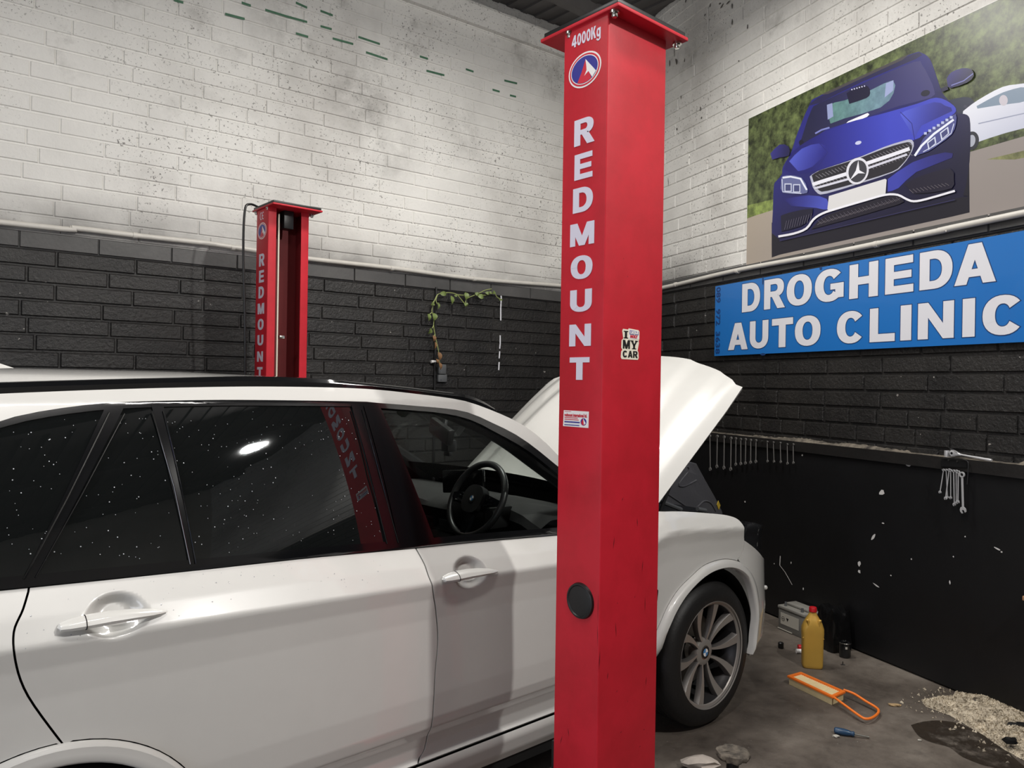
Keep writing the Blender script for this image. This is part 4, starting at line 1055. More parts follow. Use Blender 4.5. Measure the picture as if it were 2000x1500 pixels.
# --- window frame, glass, pillars
TRIM = .020
def ring_strip(top, bot, out, mi=0): return panel(top+bot[::-1], 0, out, .012, .04, .03, mi)
xs = np.linspace(_d[0, 0], XEND+.04, 46)
both('roof_side_frame', panel([(x, dtop(x)) for x in xs]+[(x, max(stop_(x), dtop(x)+.012)) for x in xs[::-1]], 0, 0, .03, .05, .02), M_PAINT)
xs = np.linspace(_d[0, 0]+.02, XEND, 44)
tw = lambda x: .019 + (.022*min(1, max(0, (x-1.7)/.35)))
both('window_top_trim', panel([(x, dtop(x)) for x in xs]+[(x, dtop(x)-tw(x)) for x in xs[::-1]], .0008, .002, .02, .05, .02), M_GLOSSB)
xs2 = np.linspace(-.1, XEND+.02, 40)
both('waist_trim', panel([(x, bl(x)) for x in xs2]+[(x, bl(x)+.030) for x in xs2[::-1]], .0006, .004, .02, .05, .02), M_GLOSSB)
def quad(px, out=.002): return [tr(x, y, out) for x, y in px]
b1 = quad([(208, 789), (246, 787), (68, 1130), (46, 1130)])
both('window_pillar', panel(b1, 0, .004, .02), M_GLOSSB)
b2 = quad([(295, 790), (318, 789), (383, 1104), (371, 1105)])
both('window_bar', panel(b2, 0, .004, .02), M_GLOSSB)
b3 = quad([(685, 790), (708, 790), (777, 1062), (754, 1065)]); both('window_pillar', panel(b3, .001, .004, .02), M_GLOSSB)
b4 = quad([(709, 790), (741, 791), (848, 1052), (778, 1061)]); both('window_pillar', panel(b4, .001, .003, .02), M_GLOSSB)
# slim bright edges that run down the pillar joints
for pts_, r in (([(213, 806), (130, 975), (47, 1131)], .0028), ([(243, 808), (160, 965), (69, 1128)], .002), ([(297, 803), (340, 950), (372, 1102)], .002), ([(318, 803), (352, 945), (382, 1101)], .002), ([(688, 800), (722, 930), (756, 1062)], .0022), ([(707, 800), (742, 930), (778, 1060)], .0018)):
    bm = NB(); tube(bm, [body(*tr(x, y, .006), .0065) for x, y in pts_], r, 6); both('window_seal', bm, M_GLOSSB)
def pane(px, mat_, name, label=None, out=-.003):
    p = quad(px, out); o = both(name, panel(p, 0, out, .004, .06, .04), mat_, label=label); return o
E1 = [(x, dtop(x)-tw(x)+.004) for x in np.linspace(-.1, b1[0][0]+.01, 10)]
both('rear_quarter_glass', panel([(-.14, bl(-.1)+.02)]+E1+[(b1[3][0]+.01, bl(.3)+.02)], 0, -.003, .004, .06, .04), M_TINT)
E2 = [(x, dtop(x)-tw(x)+.004) for x in np.linspace(b1[1][0]-.01, b2[0][0]+.01, 6)]
both('rear_door_quarter_glass', panel([(b1[2][0]-.01, bl(.4)+.02)]+E2+[(b2[3][0]+.005, bl(.75)+.02)], 0, -.003, .004, .06, .04), M_TINT)
E3 = [(x, dtop(x)-tw(x)+.004) for x in np.linspace(b2[1][0]-.01, b3[0][0]+.01, 14)]
both('rear_door_window', panel([(b2[2][0]-.005, bl(.75)+.02)]+E3+[(b3[3][0]+.005, bl(1.4)+.02)], 0, -.003, .004, .06, .04), M_TINT, label='dark tinted rear door window')
E4 = [(x, dtop(x)-tw(x)+.004) for x in np.linspace(b4[1][0]-.01, XEND-.06, 22)]
both('front_door_window', panel([(b4[2][0]-.005, bl(1.6)+.02)]+E4+[(XEND-.05, bl(XEND-.05)+.02)], 0, -.003, 0, .06, .04), M_CLEAR, label='clear front door window')
# rain drops left on the side glass and shoulder
M_DROP = mat('water_drop', (170, 174, 178), .05, spec=1, coat=1)
bm = NB(); rn = random.Random(17)
def drop(P_, n_, r_):
    t1 = n_.orthogonal().normalized(); t2 = n_.cross(t1); c_ = bm.verts.new(P_+n_*r_*.5)
    k_ = [bm.verts.new(P_+(t1*math.cos(a)+t2*math.sin(a))*r_) for a in np.linspace(0, 2*math.pi, 7)[:-1]]
    for q_ in range(6): bm.faces.new((c_, k_[q_], k_[(q_+1) % 6]))
cnt = 0
while cnt < 330:
    s_ = rn.uniform(.3, 1.42); z_ = rn.uniform(1.05, 1.62)
    if z_ > dtop(s_)-.03 or bl(s_)-.005 < z_ < bl(s_)+.035: continue
    P_ = body(s_, z_); n_ = (body(s_+.01, z_)-body(s_-.01, z_)).cross(body(s_, z_+.01)-body(s_, z_-.01)).normalized()
    drop(P_+n_*.0005, n_, rn.choice((.0009, .0012, .0012, .0018))); cnt += 1
o = obj('water_droplets', bm, M_DROP, car); o['kind'] = 'stuff'
# --- roof
bm = NB(); RX = np.linspace(-.45, 1.80, 32); V_ = np.linspace(-1, 1, 25); R_ = []
crown = lambda X: float(np.interp(X, [-.5, 0, .4, .9, 1.25, 1.5, 1.8], [1.735, 1.748, 1.752, 1.752, 1.742, 1.722, 1.672]))
for X in RX:
    ze = stop_(max(X, _s[0, 0])); ye = body(max(X, -.1), ze).y; hw = YC-ye; row = []
    for v in V_: row.append(bm.verts.new((X-.10*v*v*(X > 1.5)*(X-1.5)/.3, YC+v*hw, ze+(crown(X)-ze)*(1-abs(v)**3.2)-.003)))
    R_.append(row)
for A, B in zip(R_, R_[1:]):
    for k in range(len(A)-1): bm.faces.new((A[k], B[k], B[k+1], A[k+1]))
bmesh.ops.recalc_face_normals(bm, faces=bm.faces[:])
if sum(f.normal.z for f in bm.faces) < 0: bmesh.ops.reverse_faces(bm, faces=bm.faces[:])
thicken(bm, .03); obj('roof', bm, M_PANE, car)
# roof rail
rt = [tr(x, y, -.06) for x, y in ((-100, 752), (0, 747), (350, 738), (525, 736), (700, 748), (845, 764), (905, 774), (950, 795))]
bm = NB(); rl = [(x, z) for x, z in smoothline(rt, 4)]; R_ = []
for k, (x, z) in enumerate(rl):
    f = min(1, (len(rl)-1-k)/8); zb = stop_(x)-.004; zt = max(z, zb+.004); yo_ = body(x, zb).y
    prof = [(.006, zb), (.008, zb+(zt-zb)*.6), (.022, zt), (.045, zt+.002), (.062, zt-.006), (.066, zb)]
    R_.append([bm.verts.new((x, yo_+a, b)) for a, b in prof])
for A, B in zip(R_, R_[1:]):
    for k in range(5): bm.faces.new((A[k], B[k], B[k+1], A[k+1]))
bm.faces.new(R_[0][::-1]); bm.faces.new(R_[-1]); bmesh.ops.recalc_face_normals(bm, faces=bm.faces[:]); both('roof_rail', bm, M_GLOSSB)
# shark fin aerial at the back of the roof
bm = NB(); P = onY(34, 728, YC); x0 = P[0]
rings = []
for f, wd, zt in ((0, .004, .0), (.25, .022, .018), (.55, .03, .042), (.85, .026, .066), (1, .014, .07)):
    x = x0-.20*f; zb = crown(x)-.012
    rings.append([bm.verts.new((x, YC+a*wd, zb+b)) for a, b in ((-1, 0), (-.6, zt*.6+.004), (-.15, zt+.006), (.15, zt+.006), (.6, zt*.6+.004), (1, 0))])
for A, B in zip(rings, rings[1:]):
    for k in range(5): bm.faces.new((A[k], A[k+1], B[k+1], B[k]))
bm.faces.new(rings[-1]); bmesh.ops.recalc_face_normals(bm, faces=bm.faces[:]); obj('aerial_fin', bm, M_PAINT, car)
# tailgate with its glass
bm = NB(); R_ = []
for v in np.linspace(-1, 1, 15):
    y = YC+v*.78; R_.append([bm.verts.new((x-.0-.10*(1-v*v)+.1, y, z)) for x, z in ((-.43, 1.70), (-.5, 1.5), (-.58, 1.2), (-.60, 1.0), (-.60, .6))])
for A, B in zip(R_, R_[1:]):
    for k in range(4): f = bm.faces.new((A[k], A[k+1], B[k+1], B[k])); f.material_index = 1 if k < 2 else 0
bmesh.ops.recalc_face_normals(bm, faces=bm.faces[:]); obj('tailgate', bm, [M_PAINT, M_TINT], car)
# --- windscreen and its pillars
bm = NB(); R_ = []
WT, WB = (1.79, 1.655), (2.80, 1.135)
for v in np.linspace(-1, 1, 17):
    row = []
    for t in np.linspace(0, 1, 17):
        hw = .64+.10*t; x = WT[0]+(WB[0]-WT[0])*t; z = WT[1]+(WB[1]-WT[1])*t+.05*math.sin(math.pi*t)*.5
        row.append(bm.verts.new((x-.10*v*v*(1+.4*t)+.03, YC+v*hw, z)))
    R_.append(row)
for A, B in zip(R_, R_[1:]):
    for k in range(16):
        f = bm.faces.new((A[k], B[k], B[k+1], A[k+1])); f.material_index = 1 if k >= 13 else 0      # black border along the foot of the screen
bmesh.ops.recalc_face_normals(bm, faces=bm.faces[:])
obj('windscreen', bm, [M_CLEAR, M_DBLK], car)
bm = NB(); L_ = [(1.60, body(1.6, 1.60).y+.09, 1.612), (1.79-.07, YC-.655, 1.635), (2.05, YC-.675, 1.52), (2.30, YC-.70, 1.385), (2.55, YC-.735, 1.235), (2.72, YC-.76, 1.12)]
tube(bm, smoothline(L_, 4), [.03+.05*max(0, (k-6)/14)**1.3 for k in range(21)], 10); both('windscreen_pillar', bm, M_CABIN)
bm = NB(); box(bm, (1.62, YC-.66, 1.635), (1.80, YC+.66, 1.665), 0, .008); obj('header_rail', bm, M_CABIN, car)
# --- bonnet, hinged at the scuttle and standing open
hx, hz, ang = 2.93, 1.085, math.radians(38.5)
def hood(d, y, up=0.):
    c, s = math.cos(ang), math.sin(ang)
    return Vector((hx+d*c-up*s, y, hz+d*s+up*c))
bm = NB(); nv = 44; nd = 26; R_ = []
for i in range(nv+1):
    v = -1+2*i/nv; a = abs(v); row = []
    front = 1.07+.235*(1-a**2.6)-.02*a           # the leading edge bows forward
    if a > .93: front = 1.07+.01*(1-a)
    for j in range(nd+1):
        t = j/nd; d = -.03-.10*(1-a*a)*(1-t)+(front+.03+.10*(1-a*a)*(1-t))*t
        hw = .80+.015*t-.05*max(0, t-.8)
        up = .085*(1-a**2.2)*(.55+.45*math.sin(math.pi*min(1, t*.9+.1)))-.05*t**6*(1-a**4)
        up += .016*math.exp(-((a-.50+.12*t)/.05)**2)*(1 if a > .50-.12*t else .0)*0
        up += .018*(1/(1+math.exp(-(.66-.17*t-a)/.012)))       # raised centre
        up += .014*(1/(1+math.exp(-(.86-.06*t-a)/.010)))
        up -= .035*max(0, (a-.90)/.10)**1.6
        row.append(bm.verts.new(hood(d, YC+v*hw, up)))
    R_.append(row)
for A, B in zip(R_, R_[1:]):
    for k in range(nd): bm.faces.new((A[k], A[k+1], B[k+1], B[k]))
bmesh.ops.recalc_face_normals(bm, faces=bm.faces[:])
if sum(f.normal.z for f in bm.faces) < 0: bmesh.ops.reverse_faces(bm, faces=bm.faces[:])
thicken(bm, .022); bon_ = obj('bonnet', bm, M_PAINT, car, 60)
bm = NB(); R_ = []
for v in np.linspace(-.86, .86, 9): R_.append([bm.verts.new(hood(d, YC+v*.8, -.035+.05*(1-abs(v)**2))) for d in np.linspace(.08, 1.05, 6)])
for A, B in zip(R_, R_[1:]):
    for k in range(5): bm.faces.new((A[k], B[k], B[k+1], A[k+1]))
obj('bonnet_lining', bm, M_ENGC, bon_)
bm = NB(); tube(bm, [(3.1, 2.44, .98), hood(.62, 2.47, -.03)], .009, 8); both('bonnet_strut', bm, M_BLK)
# --- engine bay
bm = NB(); box(bm, (2.82, 2.36, .45), (2.9, 3.98, 1.02)); box(bm, (2.86, 2.46, .55), (3.72, 3.88, .86))
box(bm, (2.9, 2.32, .84), (3.6, 2.42, 1.0), 0, .02); box(bm, (2.9, 3.92, .84), (3.6, 4.02, 1.0), 0, .02); box(bm, (3.62, 2.6, .8), (3.95, 3.74, .93), 0, .03); obj('engine_bay', bm, M_CABIN, car)
bm = NB(); box(bm, (3.05, 2.62, .86), (3.85, 3.7, 1.0), 0, .05); obj('engine_cover', bm, M_CABIN, car)
for k, (px, L_) in enumerate((((1288, 978), (1330, 995)), ((1362, 994), (1378, 997)))):
    bm = NB(); A, B = onY(*px, 2.5), onY(*L_, 2.5); tube(bm, [A, B], .012, 8); obj('engine_pipe', bm, M_GREYBOX, car)
# dark moulded shield standing up from the far part of the engine bay
sh = [(1262, 930), (1300, 905), (1345, 902), (1356, 905), (1372, 935), (1392, 970), (1406, 998), (1408, 1012), (1262, 1012)]
YS = 2.95
bm = NB(); MS = frame(np.array([0, YS, 0]), (1, 0, 0), (0, 0, 1), (0, -1, 0)); pp = [tuple(onY(x, y, YS)[[0, 2]]) for x, y in sh]
extr(bm, pp, MS, .02); bmesh.ops.bevel(bm, geom=bm.edges[:], offset=.004, segments=1, affect='EDGES')
shield = obj('engine_shield', bm, M_ENGC, car, 25)
bm = NB(); 
tube(bm, smoothline([onY(x, y, YS-.022) for x, y in ((1290, 955), (1320, 975), (1350, 994), (1362, 990), (1375, 979), (1388, 982), (1398, 998))], 4), .006, 8)
tube(bm, smoothline([onY(x, y, YS-.022) for x, y in ((1343, 911), (1345, 920), (1326, 945), (1333, 950), (1345, 946), (1360, 938))], 4), .006, 8); obj('moulded_rib', bm, M_ENGC, shield)
bm = NB(); pp = [tuple(onY(x, y, YS-.024)[[0, 2]]) for x, y in ((1403, 978), (1407, 987), (1404, 996), (1400, 986))]; extr(bm, pp, frame(np.array([0, YS-.022, 0]), (1, 0, 0), (0, 0, 1), (0, -1, 0)), .003); obj('warning_label', bm, M_YEL, shield)
# --- cabin
bm = NB()
box(bm, (-.5, Y0+.16, .30), (2.85, 2*YC-Y0-.16, .42))
box(bm, (-.5, Y0+.115, .42), (2.78, Y0+.16, 1.10)); box(bm, (-.5, 2*YC-Y0-.16, .42), (2.78, 2*YC-Y0-.115, 1.10))
box(bm, (-.5, Y0+.16, .42), (-.3, 2*YC-Y0-.16, 1.05)); box(bm, (2.70, Y0+.16, .42), (2.80, 2*YC-Y0-.16, 1.0))
obj('cabin_lining', bm, M_CABIN, car)
bm = NB(); xs3 = np.linspace(-.4, 1.75, 12); R_ = [[bm.verts.new((x, YC+v*.66, crown(x)-.045-.02*v*v)) for v in np.linspace(-1, 1, 7)] for x in xs3]
for A, B in zip(R_, R_[1:]):
    for k in range(6): bm.faces.new((A[k], A[k+1], B[k+1], B[k]))
obj('headlining', bm, M_CABIN, car)
# dashboard: a moulded top that swells to the driver's side and a dark fascia
bm = NB(); R_ = []
for y in np.linspace(2.40, 3.96, 27):
    k = (y-2.40)/1.56; hump = .045*math.exp(-((y-2.74)/.22)**2); low = -.015*math.exp(-((y-3.2)/.15)**2)
    prof = [(2.82, 1.09), (2.62, 1.135), (2.44, 1.150+hump*.6), (2.33, 1.145+hump+low), (2.27, 1.115+hump+low), (2.26, 1.08+hump*.7), (2.30, 1.05+hump*.3), (2.31, .98), (2.27, .96), (2.26, .93), (2.30, .90), (2.34, .72)]
    e = .03*max(0, abs(k-.5)-.42)/.08
    R_.append([bm.verts.new((x, y, z-e)) for x, z in prof])
for A, B in zip(R_, R_[1:]):
    for k in range(len(A)-1): f = bm.faces.new((A[k], A[k+1], B[k+1], B[k])); f.material_index = 0 if k < 5 else 1
bmesh.ops.recalc_face_normals(bm, faces=bm.faces[:]); dash = obj('dashboard', bm, [M_DASH, M_CABIN], car, 40)
P = onX(905, 940, 2.245); bm = NB(); b = NB(); box(b, (-.010, -.142, -.056), (.010, .142, .056), 0, .006)
b.transform(Matrix.Translation(P) @ Matrix.Rotation(math.radians(-6), 4, 'X') @ Matrix.Rotation(.12, 4, 'Z')); obj('centre_display', b, M_SCREEN, dash); bm.free()
bm = NB()
for (y0_, y1_, z) in ((2.95, 3.35, 1.005), (2.95, 3.35, .965), (3.5, 3.8, .99)): box(bm, (2.285, y0_, z), (2.30, y1_, z+.004))
obj('bright_vent_line', bm, M_CHROME, dash)
for yy in (3.02, 3.2):
    bm = NB(); box(bm, (2.262, yy, .975), (2.29, yy+.13, 1.03), 0, .004); obj('air_vent', bm, M_GLOSSB, dash)
# steering wheel facing the driver on the near side
SW = onY(931, 975, 2.70); ax = Vector((-.90, 0, .42)).normalized()
ul = Vector((0, -1, 0)); vl = ax.cross(ul).normalized(); MS = frame(np.array(SW), ul, vl, ax)
if MS.to_3x3() @ Vector((0, 1, 0)) and vl.z < 0: MS = frame(np.array(SW), -ul, -vl, ax)
bm = NB(); n = 48
tube(bm, [MS @ Vector((.178*math.cos(a), .172*math.sin(a), 0)) for a in np.linspace(0, 2*math.pi, n+1)[:-1]], .0155, 10, closed=True); sw = obj('steering_wheel', bm, M_BLK, car, 60)
bm = NB(); b2 = NB(); 
extr(b2, ell(0, -.005, .068, .066, 0, 360, 28, 2.4)[:-1], Matrix.Identity(4), .04); bmesh.ops.bevel(b2, geom=[e for e in b2.edges if abs(e.verts[0].co.z-e.verts[1].co.z) < 1e-5 and e.calc_face_angle(0) > .5], offset=.012, segments=3, affect='EDGES')
merge(bm, b2, 0, MS @ Matrix.Translation((0, 0, -.012))); obj('airbag_pad', bm, M_CABIN, sw, 50)
for pl in ([(-.165, .012), (-.06, .03), (-.06, -.03), (-.165, -.012)], [(.165, .012), (.06, .03), (.06, -.03), (.165, -.012)], [(-.03, -.05), (.03, -.05), (.018, -.162), (-.018, -.162)]):
    bm = NB(); extr(bm, pl, MS @ Matrix.Translation((0, 0, -.006)), .018); obj('spoke', bm, M_GLOSSB, sw)
for sgn in (-1, 1):
    bm = NB()
    for k in range(3): extr(bm, ell(sgn*(.085+.014*k), .002+.012*(k % 2), .0055, .0045, 0, 360, 8)[:-1], MS @ Matrix.Translation((0, 0, .012)), .003)
    extr(bm, [(sgn*.07, -.03), (sgn*.125, -.016), (sgn*.12, -.010), (sgn*.07, -.022)], MS @ Matrix.Translation((0, 0, .010)), .004); obj('bright_switch', bm, M_CHROME, sw)
def roundel(bm, M, r, t=.0012):
    """round badge: dark rim, quartered white and blue centre"""
    extr(bm, ell(0, 0, r, r, 0, 360, 28)[:-1], M, t, 0); extr(bm, ell(0, 0, r*.94, r*.94, 0, 360, 28)[:-1], M, t*1.3, 1)
    for k in range(4): extr(bm, [(0, 0)]+ell(0, 0, r*.58, r*.58, 90*k, 90*k+90, 8), M, t*1.7, 2 if k % 2 == 0 else 3)
M_BADGEB = mat('badge_blue', (60, 130, 190), .3, coat=.5)
bm = NB(); roundel(bm, MS @ Matrix.Translation((0, -.005, .028)), .021); obj('badge', bm, [M_CHROME, M_INK, M_WVINYL, M_BADGEB], sw)
bm = NB(); tube(bm, [MS @ Vector((0, 0, -.01)), MS @ Vector((0, -.02, -.16))], .045, 12); obj('column_shroud', bm, M_CABIN, sw)
bm = NB(); box(bm, (2.12, 2.60, 1.06), (2.30, 2.90, 1.17), 0, .03); obj('instrument_cowl', bm, M_CABIN, dash)
# mirror and small camera hanging from the windscreen
C_ = onY(862, 842, 3.08); bm = NB(); b = NB(); box(b, (-.02, -.135, -.042), (.02, .135, .042), 0, .016); merge(bm, b, 0, Matrix.Translation(C_) @ Matrix.Rotation(math.radians(12), 4, 'X') @ Matrix.Rotation(-.25, 4, 'Z'))
tube(bm, [C_+np.array((.02, 0, .02)), C_+np.array((.05, .02, .12))], .012, 8); mir = obj('rear_view_mirror', bm, M_BLK, car)
bm = NB(); c2 = onY(877, 871, 3.05); box(bm, c2-.028, c2+np.array((.028, .03, .03)), 0, .006); box(bm, c2+np.array((-.02, -.03, -.05)), c2+np.array((.0, .02, -.028)), 0, .004); tube(bm, [c2+np.array((.02, 0, .02)), C_+np.array((.03, 0, -.02))], .006, 8); obj('dash_camera', bm, M_BLK, car)
# front seats
for y in (2.73, 3.61):
    bm = NB(); box(bm, (1.25, y-.25, .55), (1.80, y+.25, .72), 0, .05); seat = obj('front_seat', bm, M_CABIN, car)
    bm = NB(); b = NB(); box(b, (-.07, -.25, 0), (.07, .25, .62), 0, .05); merge(bm, b, 0, Matrix.Translation((1.2, y, .68)) @ Matrix.Rotation(-.28, 4, 'Y')); obj('backrest', bm, M_CABIN, seat)
    bm = NB(); b = NB(); box(b, (-.05, -.13, 0), (.05, .13, .17), 0, .04); merge(bm, b, 0, Matrix.Translation((1.03, y, 1.32)) @ Matrix.Rotation(-.1, 4, 'Y')); obj('head_restraint', bm, M_CABIN, seat)
bm = NB(); box(bm, (.15, 2.45, .55), (.75, 3.9, .75), 0, .06); box(bm, (.05, 2.45, .7), (.25, 3.9, 1.25), 0, .06); obj('rear_bench', bm, M_CABIN, car)
# --- door furniture
def bodyh(s_, z_, o_):
    k = HOLLOWS[:]; HOLLOWS.clear(); v = body(s_, z_, o_); HOLLOWS.extend(k); return v
def handle(px, parent, name='door_handle'):
    """long pull handle: px = outline points of the grip in the photograph"""
    A, B = tr(*px[0], .02), tr(*px[1], .02); L_ = math.hypot(B[0]-A[0], B[1]-A[1]); a = math.atan2(B[1]-A[1], B[0]-A[0])
    st = [(0, .0, .010), (.02, .014, .019), (.10, .021, .024), (.25, .026, .027), (.45, .026, .026), (.65, .022, .024), (.85, .015, .018), (.95, .008, .010), (1, .001, .004)]
    bm = NB(); R_ = []
    for f, h, o_ in st:
        for_ = []
        for (zz, oo) in ((-1, .2), (-.75, .75), (-.25, 1.0), (.35, .98), (.5, .96), (.95, .55), (1, .2)):
            cx = A[0]+math.cos(a)*L_*f-math.sin(a)*(h*zz*.62+.004*math.sin(math.pi*f)); cz = A[1]+math.sin(a)*L_*f+math.cos(a)*(h*zz*.62+.006*math.sin(math.pi*f))
            for_.append(bm.verts.new(bodyh(cx, cz, .006+o_*oo*1.15)))
        R_.append(for_)
    for P_, Q_ in zip(R_, R_[1:]):
        for k in range(6): bm.faces.new((P_[k], Q_[k], Q_[k+1], P_[k+1]))
    bm.faces.new(R_[0]); bm.faces.new(R_[-1][::-1]); bmesh.ops.recalc_face_normals(bm, faces=bm.faces[:])
    h = obj(name, bm, M_PAINT, parent, 28)
    # key end, split off by a fine joint
    bm = NB(); f = .235; R_ = []
    for zz, oo in ((-1, .2), (-.75, .75), (-.25, 1.0), (.35, .98), (.5, .96), (.95, .55), (1, .2)):
        cx = A[0]+math.cos(a)*L_*f-math.sin(a)*(.026*zz*.63+.0028); cz = A[1]+math.sin(a)*L_*f+math.cos(a)*(.026*zz*.63+.004); R_.append(bodyh(cx, cz, .0068+.0265*oo*1.16))
    tube(bm, R_, .0011, 6); obj('handle_joint', bm, M_DBLK, h)
    return h
handle(((113, 1228), (330, 1196)), doorR); handle(((867, 1133), (977, 1116)), doorF)
# vent behind the front wheel, half hidden by the post
vp = trs([(1262, 1152), (1283, 1150), (1284, 1165), (1280, 1195), (1273, 1235), (1262, 1238)], .004, 3)
bm = panel(vp, 0, .006, .01); obj('wing_vent', bm, M_GLOSSB, car)
# door mirror, tucked behind the tall red post
bm = NB(); b = NB(); box(b, (-.07, -.11, -.075), (.07, .09, .075), 0, .045); merge(bm, b, 0, Matrix.Translation((2.46, 2.13, 1.17))); box(bm, (2.44, 2.16, 1.10), (2.49, 2.27, 1.13), 0, .01); o = obj('door_mirror', bm, M_PAINT, car, 60)
# --- wheels
def wheel(cx, cy, cz, sgn, rot=0.):
    """sgn -1: outer face looks to -Y"""
    MW = frame(np.array([cx, cy, cz]), (1, 0, 0), (0, 0, 1), (0, -1, 0)) if sgn < 0 else frame(np.array([cx, cy, cz]), (-1, 0, 0), (0, 0, 1), (0, 1, 0))
    R = .364
    bm = NB(); lathe(bm, [(.262, -.02), (.266, -.004), (.275, .0), (.30, -.002), (.325, -.006), (.345, -.016), (.356, -.03), (R, -.045), (R, -.085), (R-.006, -.088), (R-.006, -.095), (R, -.098), (R, -.135), (R-.006, -.138), (R-.006, -.145), (R, -.148), (R, -.19), (R-.006, -.193), (R-.006, -.2), (R, -.203), (R, -.235), (.35, -.255), (.32, -.272), (.27, -.27), (.262, -.25)], MW, 72)
    t = obj('wheel', bm, M_TYRE, car, 50)
    bm = NB(); lathe(bm, [(.262, -.004), (.268, -.0), (.2685, -.006), (.262, -.012), (.252, -.014), (.2485, -.02)], MW, 72, 0)
    lathe(bm, [(.2485, -.02), (.244, -.05), (.238, -.06), (.236, -.12), (.225, -.2), (.262, -.25)], MW, 72, 1)
    # five pairs of curved spokes
    for k in range(5):
        for sd in (-1, 1):
            A0 = math.pi/2+rot+k*2*math.pi/5; R_ = []
            for f in np.linspace(0, 1, 9):
                r = .052+(.250-.052)*f; off = sd*(.013+.056*f**.8+.013*math.sin(math.pi*f)); wd = .015+.004*math.sin(math.pi*f)+.036*f**1.6
                z = -.050+.034*f**1.3
                c = Vector((math.cos(A0), math.sin(A0), 0)); n = Vector((-math.sin(A0), math.cos(A0), 0)); p = c*r+n*off
                w1, w2 = wd*.5, wd*.62
                R_.append([bm.verts.new(MW @ (p+n*a+Vector((0, 0, z+b)))) for a, b in ((-w2, -.028), (-w1, -.002), (-w1+.002, .0), (w1-.002, .0), (w1, -.002), (w2, -.028))])
            for P_, Q_ in zip(R_, R_[1:]):
                for q in range(5):
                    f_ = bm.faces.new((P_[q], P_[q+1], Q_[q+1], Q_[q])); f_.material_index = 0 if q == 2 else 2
    lathe(bm, [(.034, -.052), (.036, -.046), (.056, -.047), (.066, -.052), (.072, -.07), (.07, -.1)], MW, 40, 0)
    bmesh.ops.recalc_face_normals(bm, faces=bm.faces[:])
    obj('alloy_rim', bm, [M_RIM, M_RIMD, M_SPOKE], t, 40)
    for k in range(5):
        a = math.pi/2+rot+math.pi/5+k*2*math.pi/5; bm = NB(); lathe(bm, [(0, -.058), (.008, -.058), (.011, -.061), (.011, -.075)], MW @ Matrix.Translation((.056*math.cos(a), .056*math.sin(a), 0)), 6); obj('wheel_bolt', bm, M_BLK, t)
    bm = NB(); roundel(bm, MW @ Matrix.Translation((0, 0, -.048)), .034, .003); obj('hub_badge', bm, [M_CHROME, M_INK, M_WVINYL, M_BADGEB], t)
    bm = NB(); lathe(bm, [(.06, -.13), (.178, -.13), (.178, -.16), (.06, -.16)], MW, 48); obj('brake_disc', bm, M_DISC, t)
    bm = NB(); b = NB(); extr(b, ell(0, 0, .185, .185, 150, 205, 10)+ell(0, 0, .115, .115, 205, 150, 10), Matrix.Translation((0, 0, -.175)), .075); merge(bm, b, 0, MW); obj('brake_caliper', bm, M_RIMD, t)
    return t
WF = onY(1391, 1274, 2.205)
wheel(WF[0], 2.20, .366, -1, math.radians(4)); wheel(XR0, 2.20, .366, -1, .3); wheel(WF[0], 2*YC-2.20, .366, 1); wheel(XR0, 2*YC-2.20, .366, 1)
# black wheel-arch liners
for cx, rr in ((XF0-.005, .425), (XR0, .40)):
    bm = NB(); Mx = frame(np.array([cx, Y0+.05, .38]), (1, 0, 0), (0, 0, 1), (0, -1, 0)); lathe(bm, [(rr, .0), (rr+.005, -.02), (rr, -.42), (.0, -.42)], Mx, 30, 0, math.radians(-14), math.radians(194)); both('arch_liner', bm, M_LINER)
bm = NB(); box(bm, (.85, 2.4, .2), (2.75, 3.94, .3)); box(bm, (-.1, 2.6, .25), (3.9, 3.74, .35)); obj('underbody', bm, M_LINER, car)
# wiper lying at the foot of the windscreen
bm = NB(); tube(bm, [(2.80, 2.75, 1.16), (2.74, 3.05, 1.185), (2.72, 3.45, 1.185)], .008, 6); obj('wiper', bm, M_BLK, car)
bm = NB(); b = NB(); box(b, (2.73, 2.42, 1.05), (2.82, 3.92, 1.17), 0, .01); merge(bm, b); obj('scuttle', bm, M_DBLK, car)

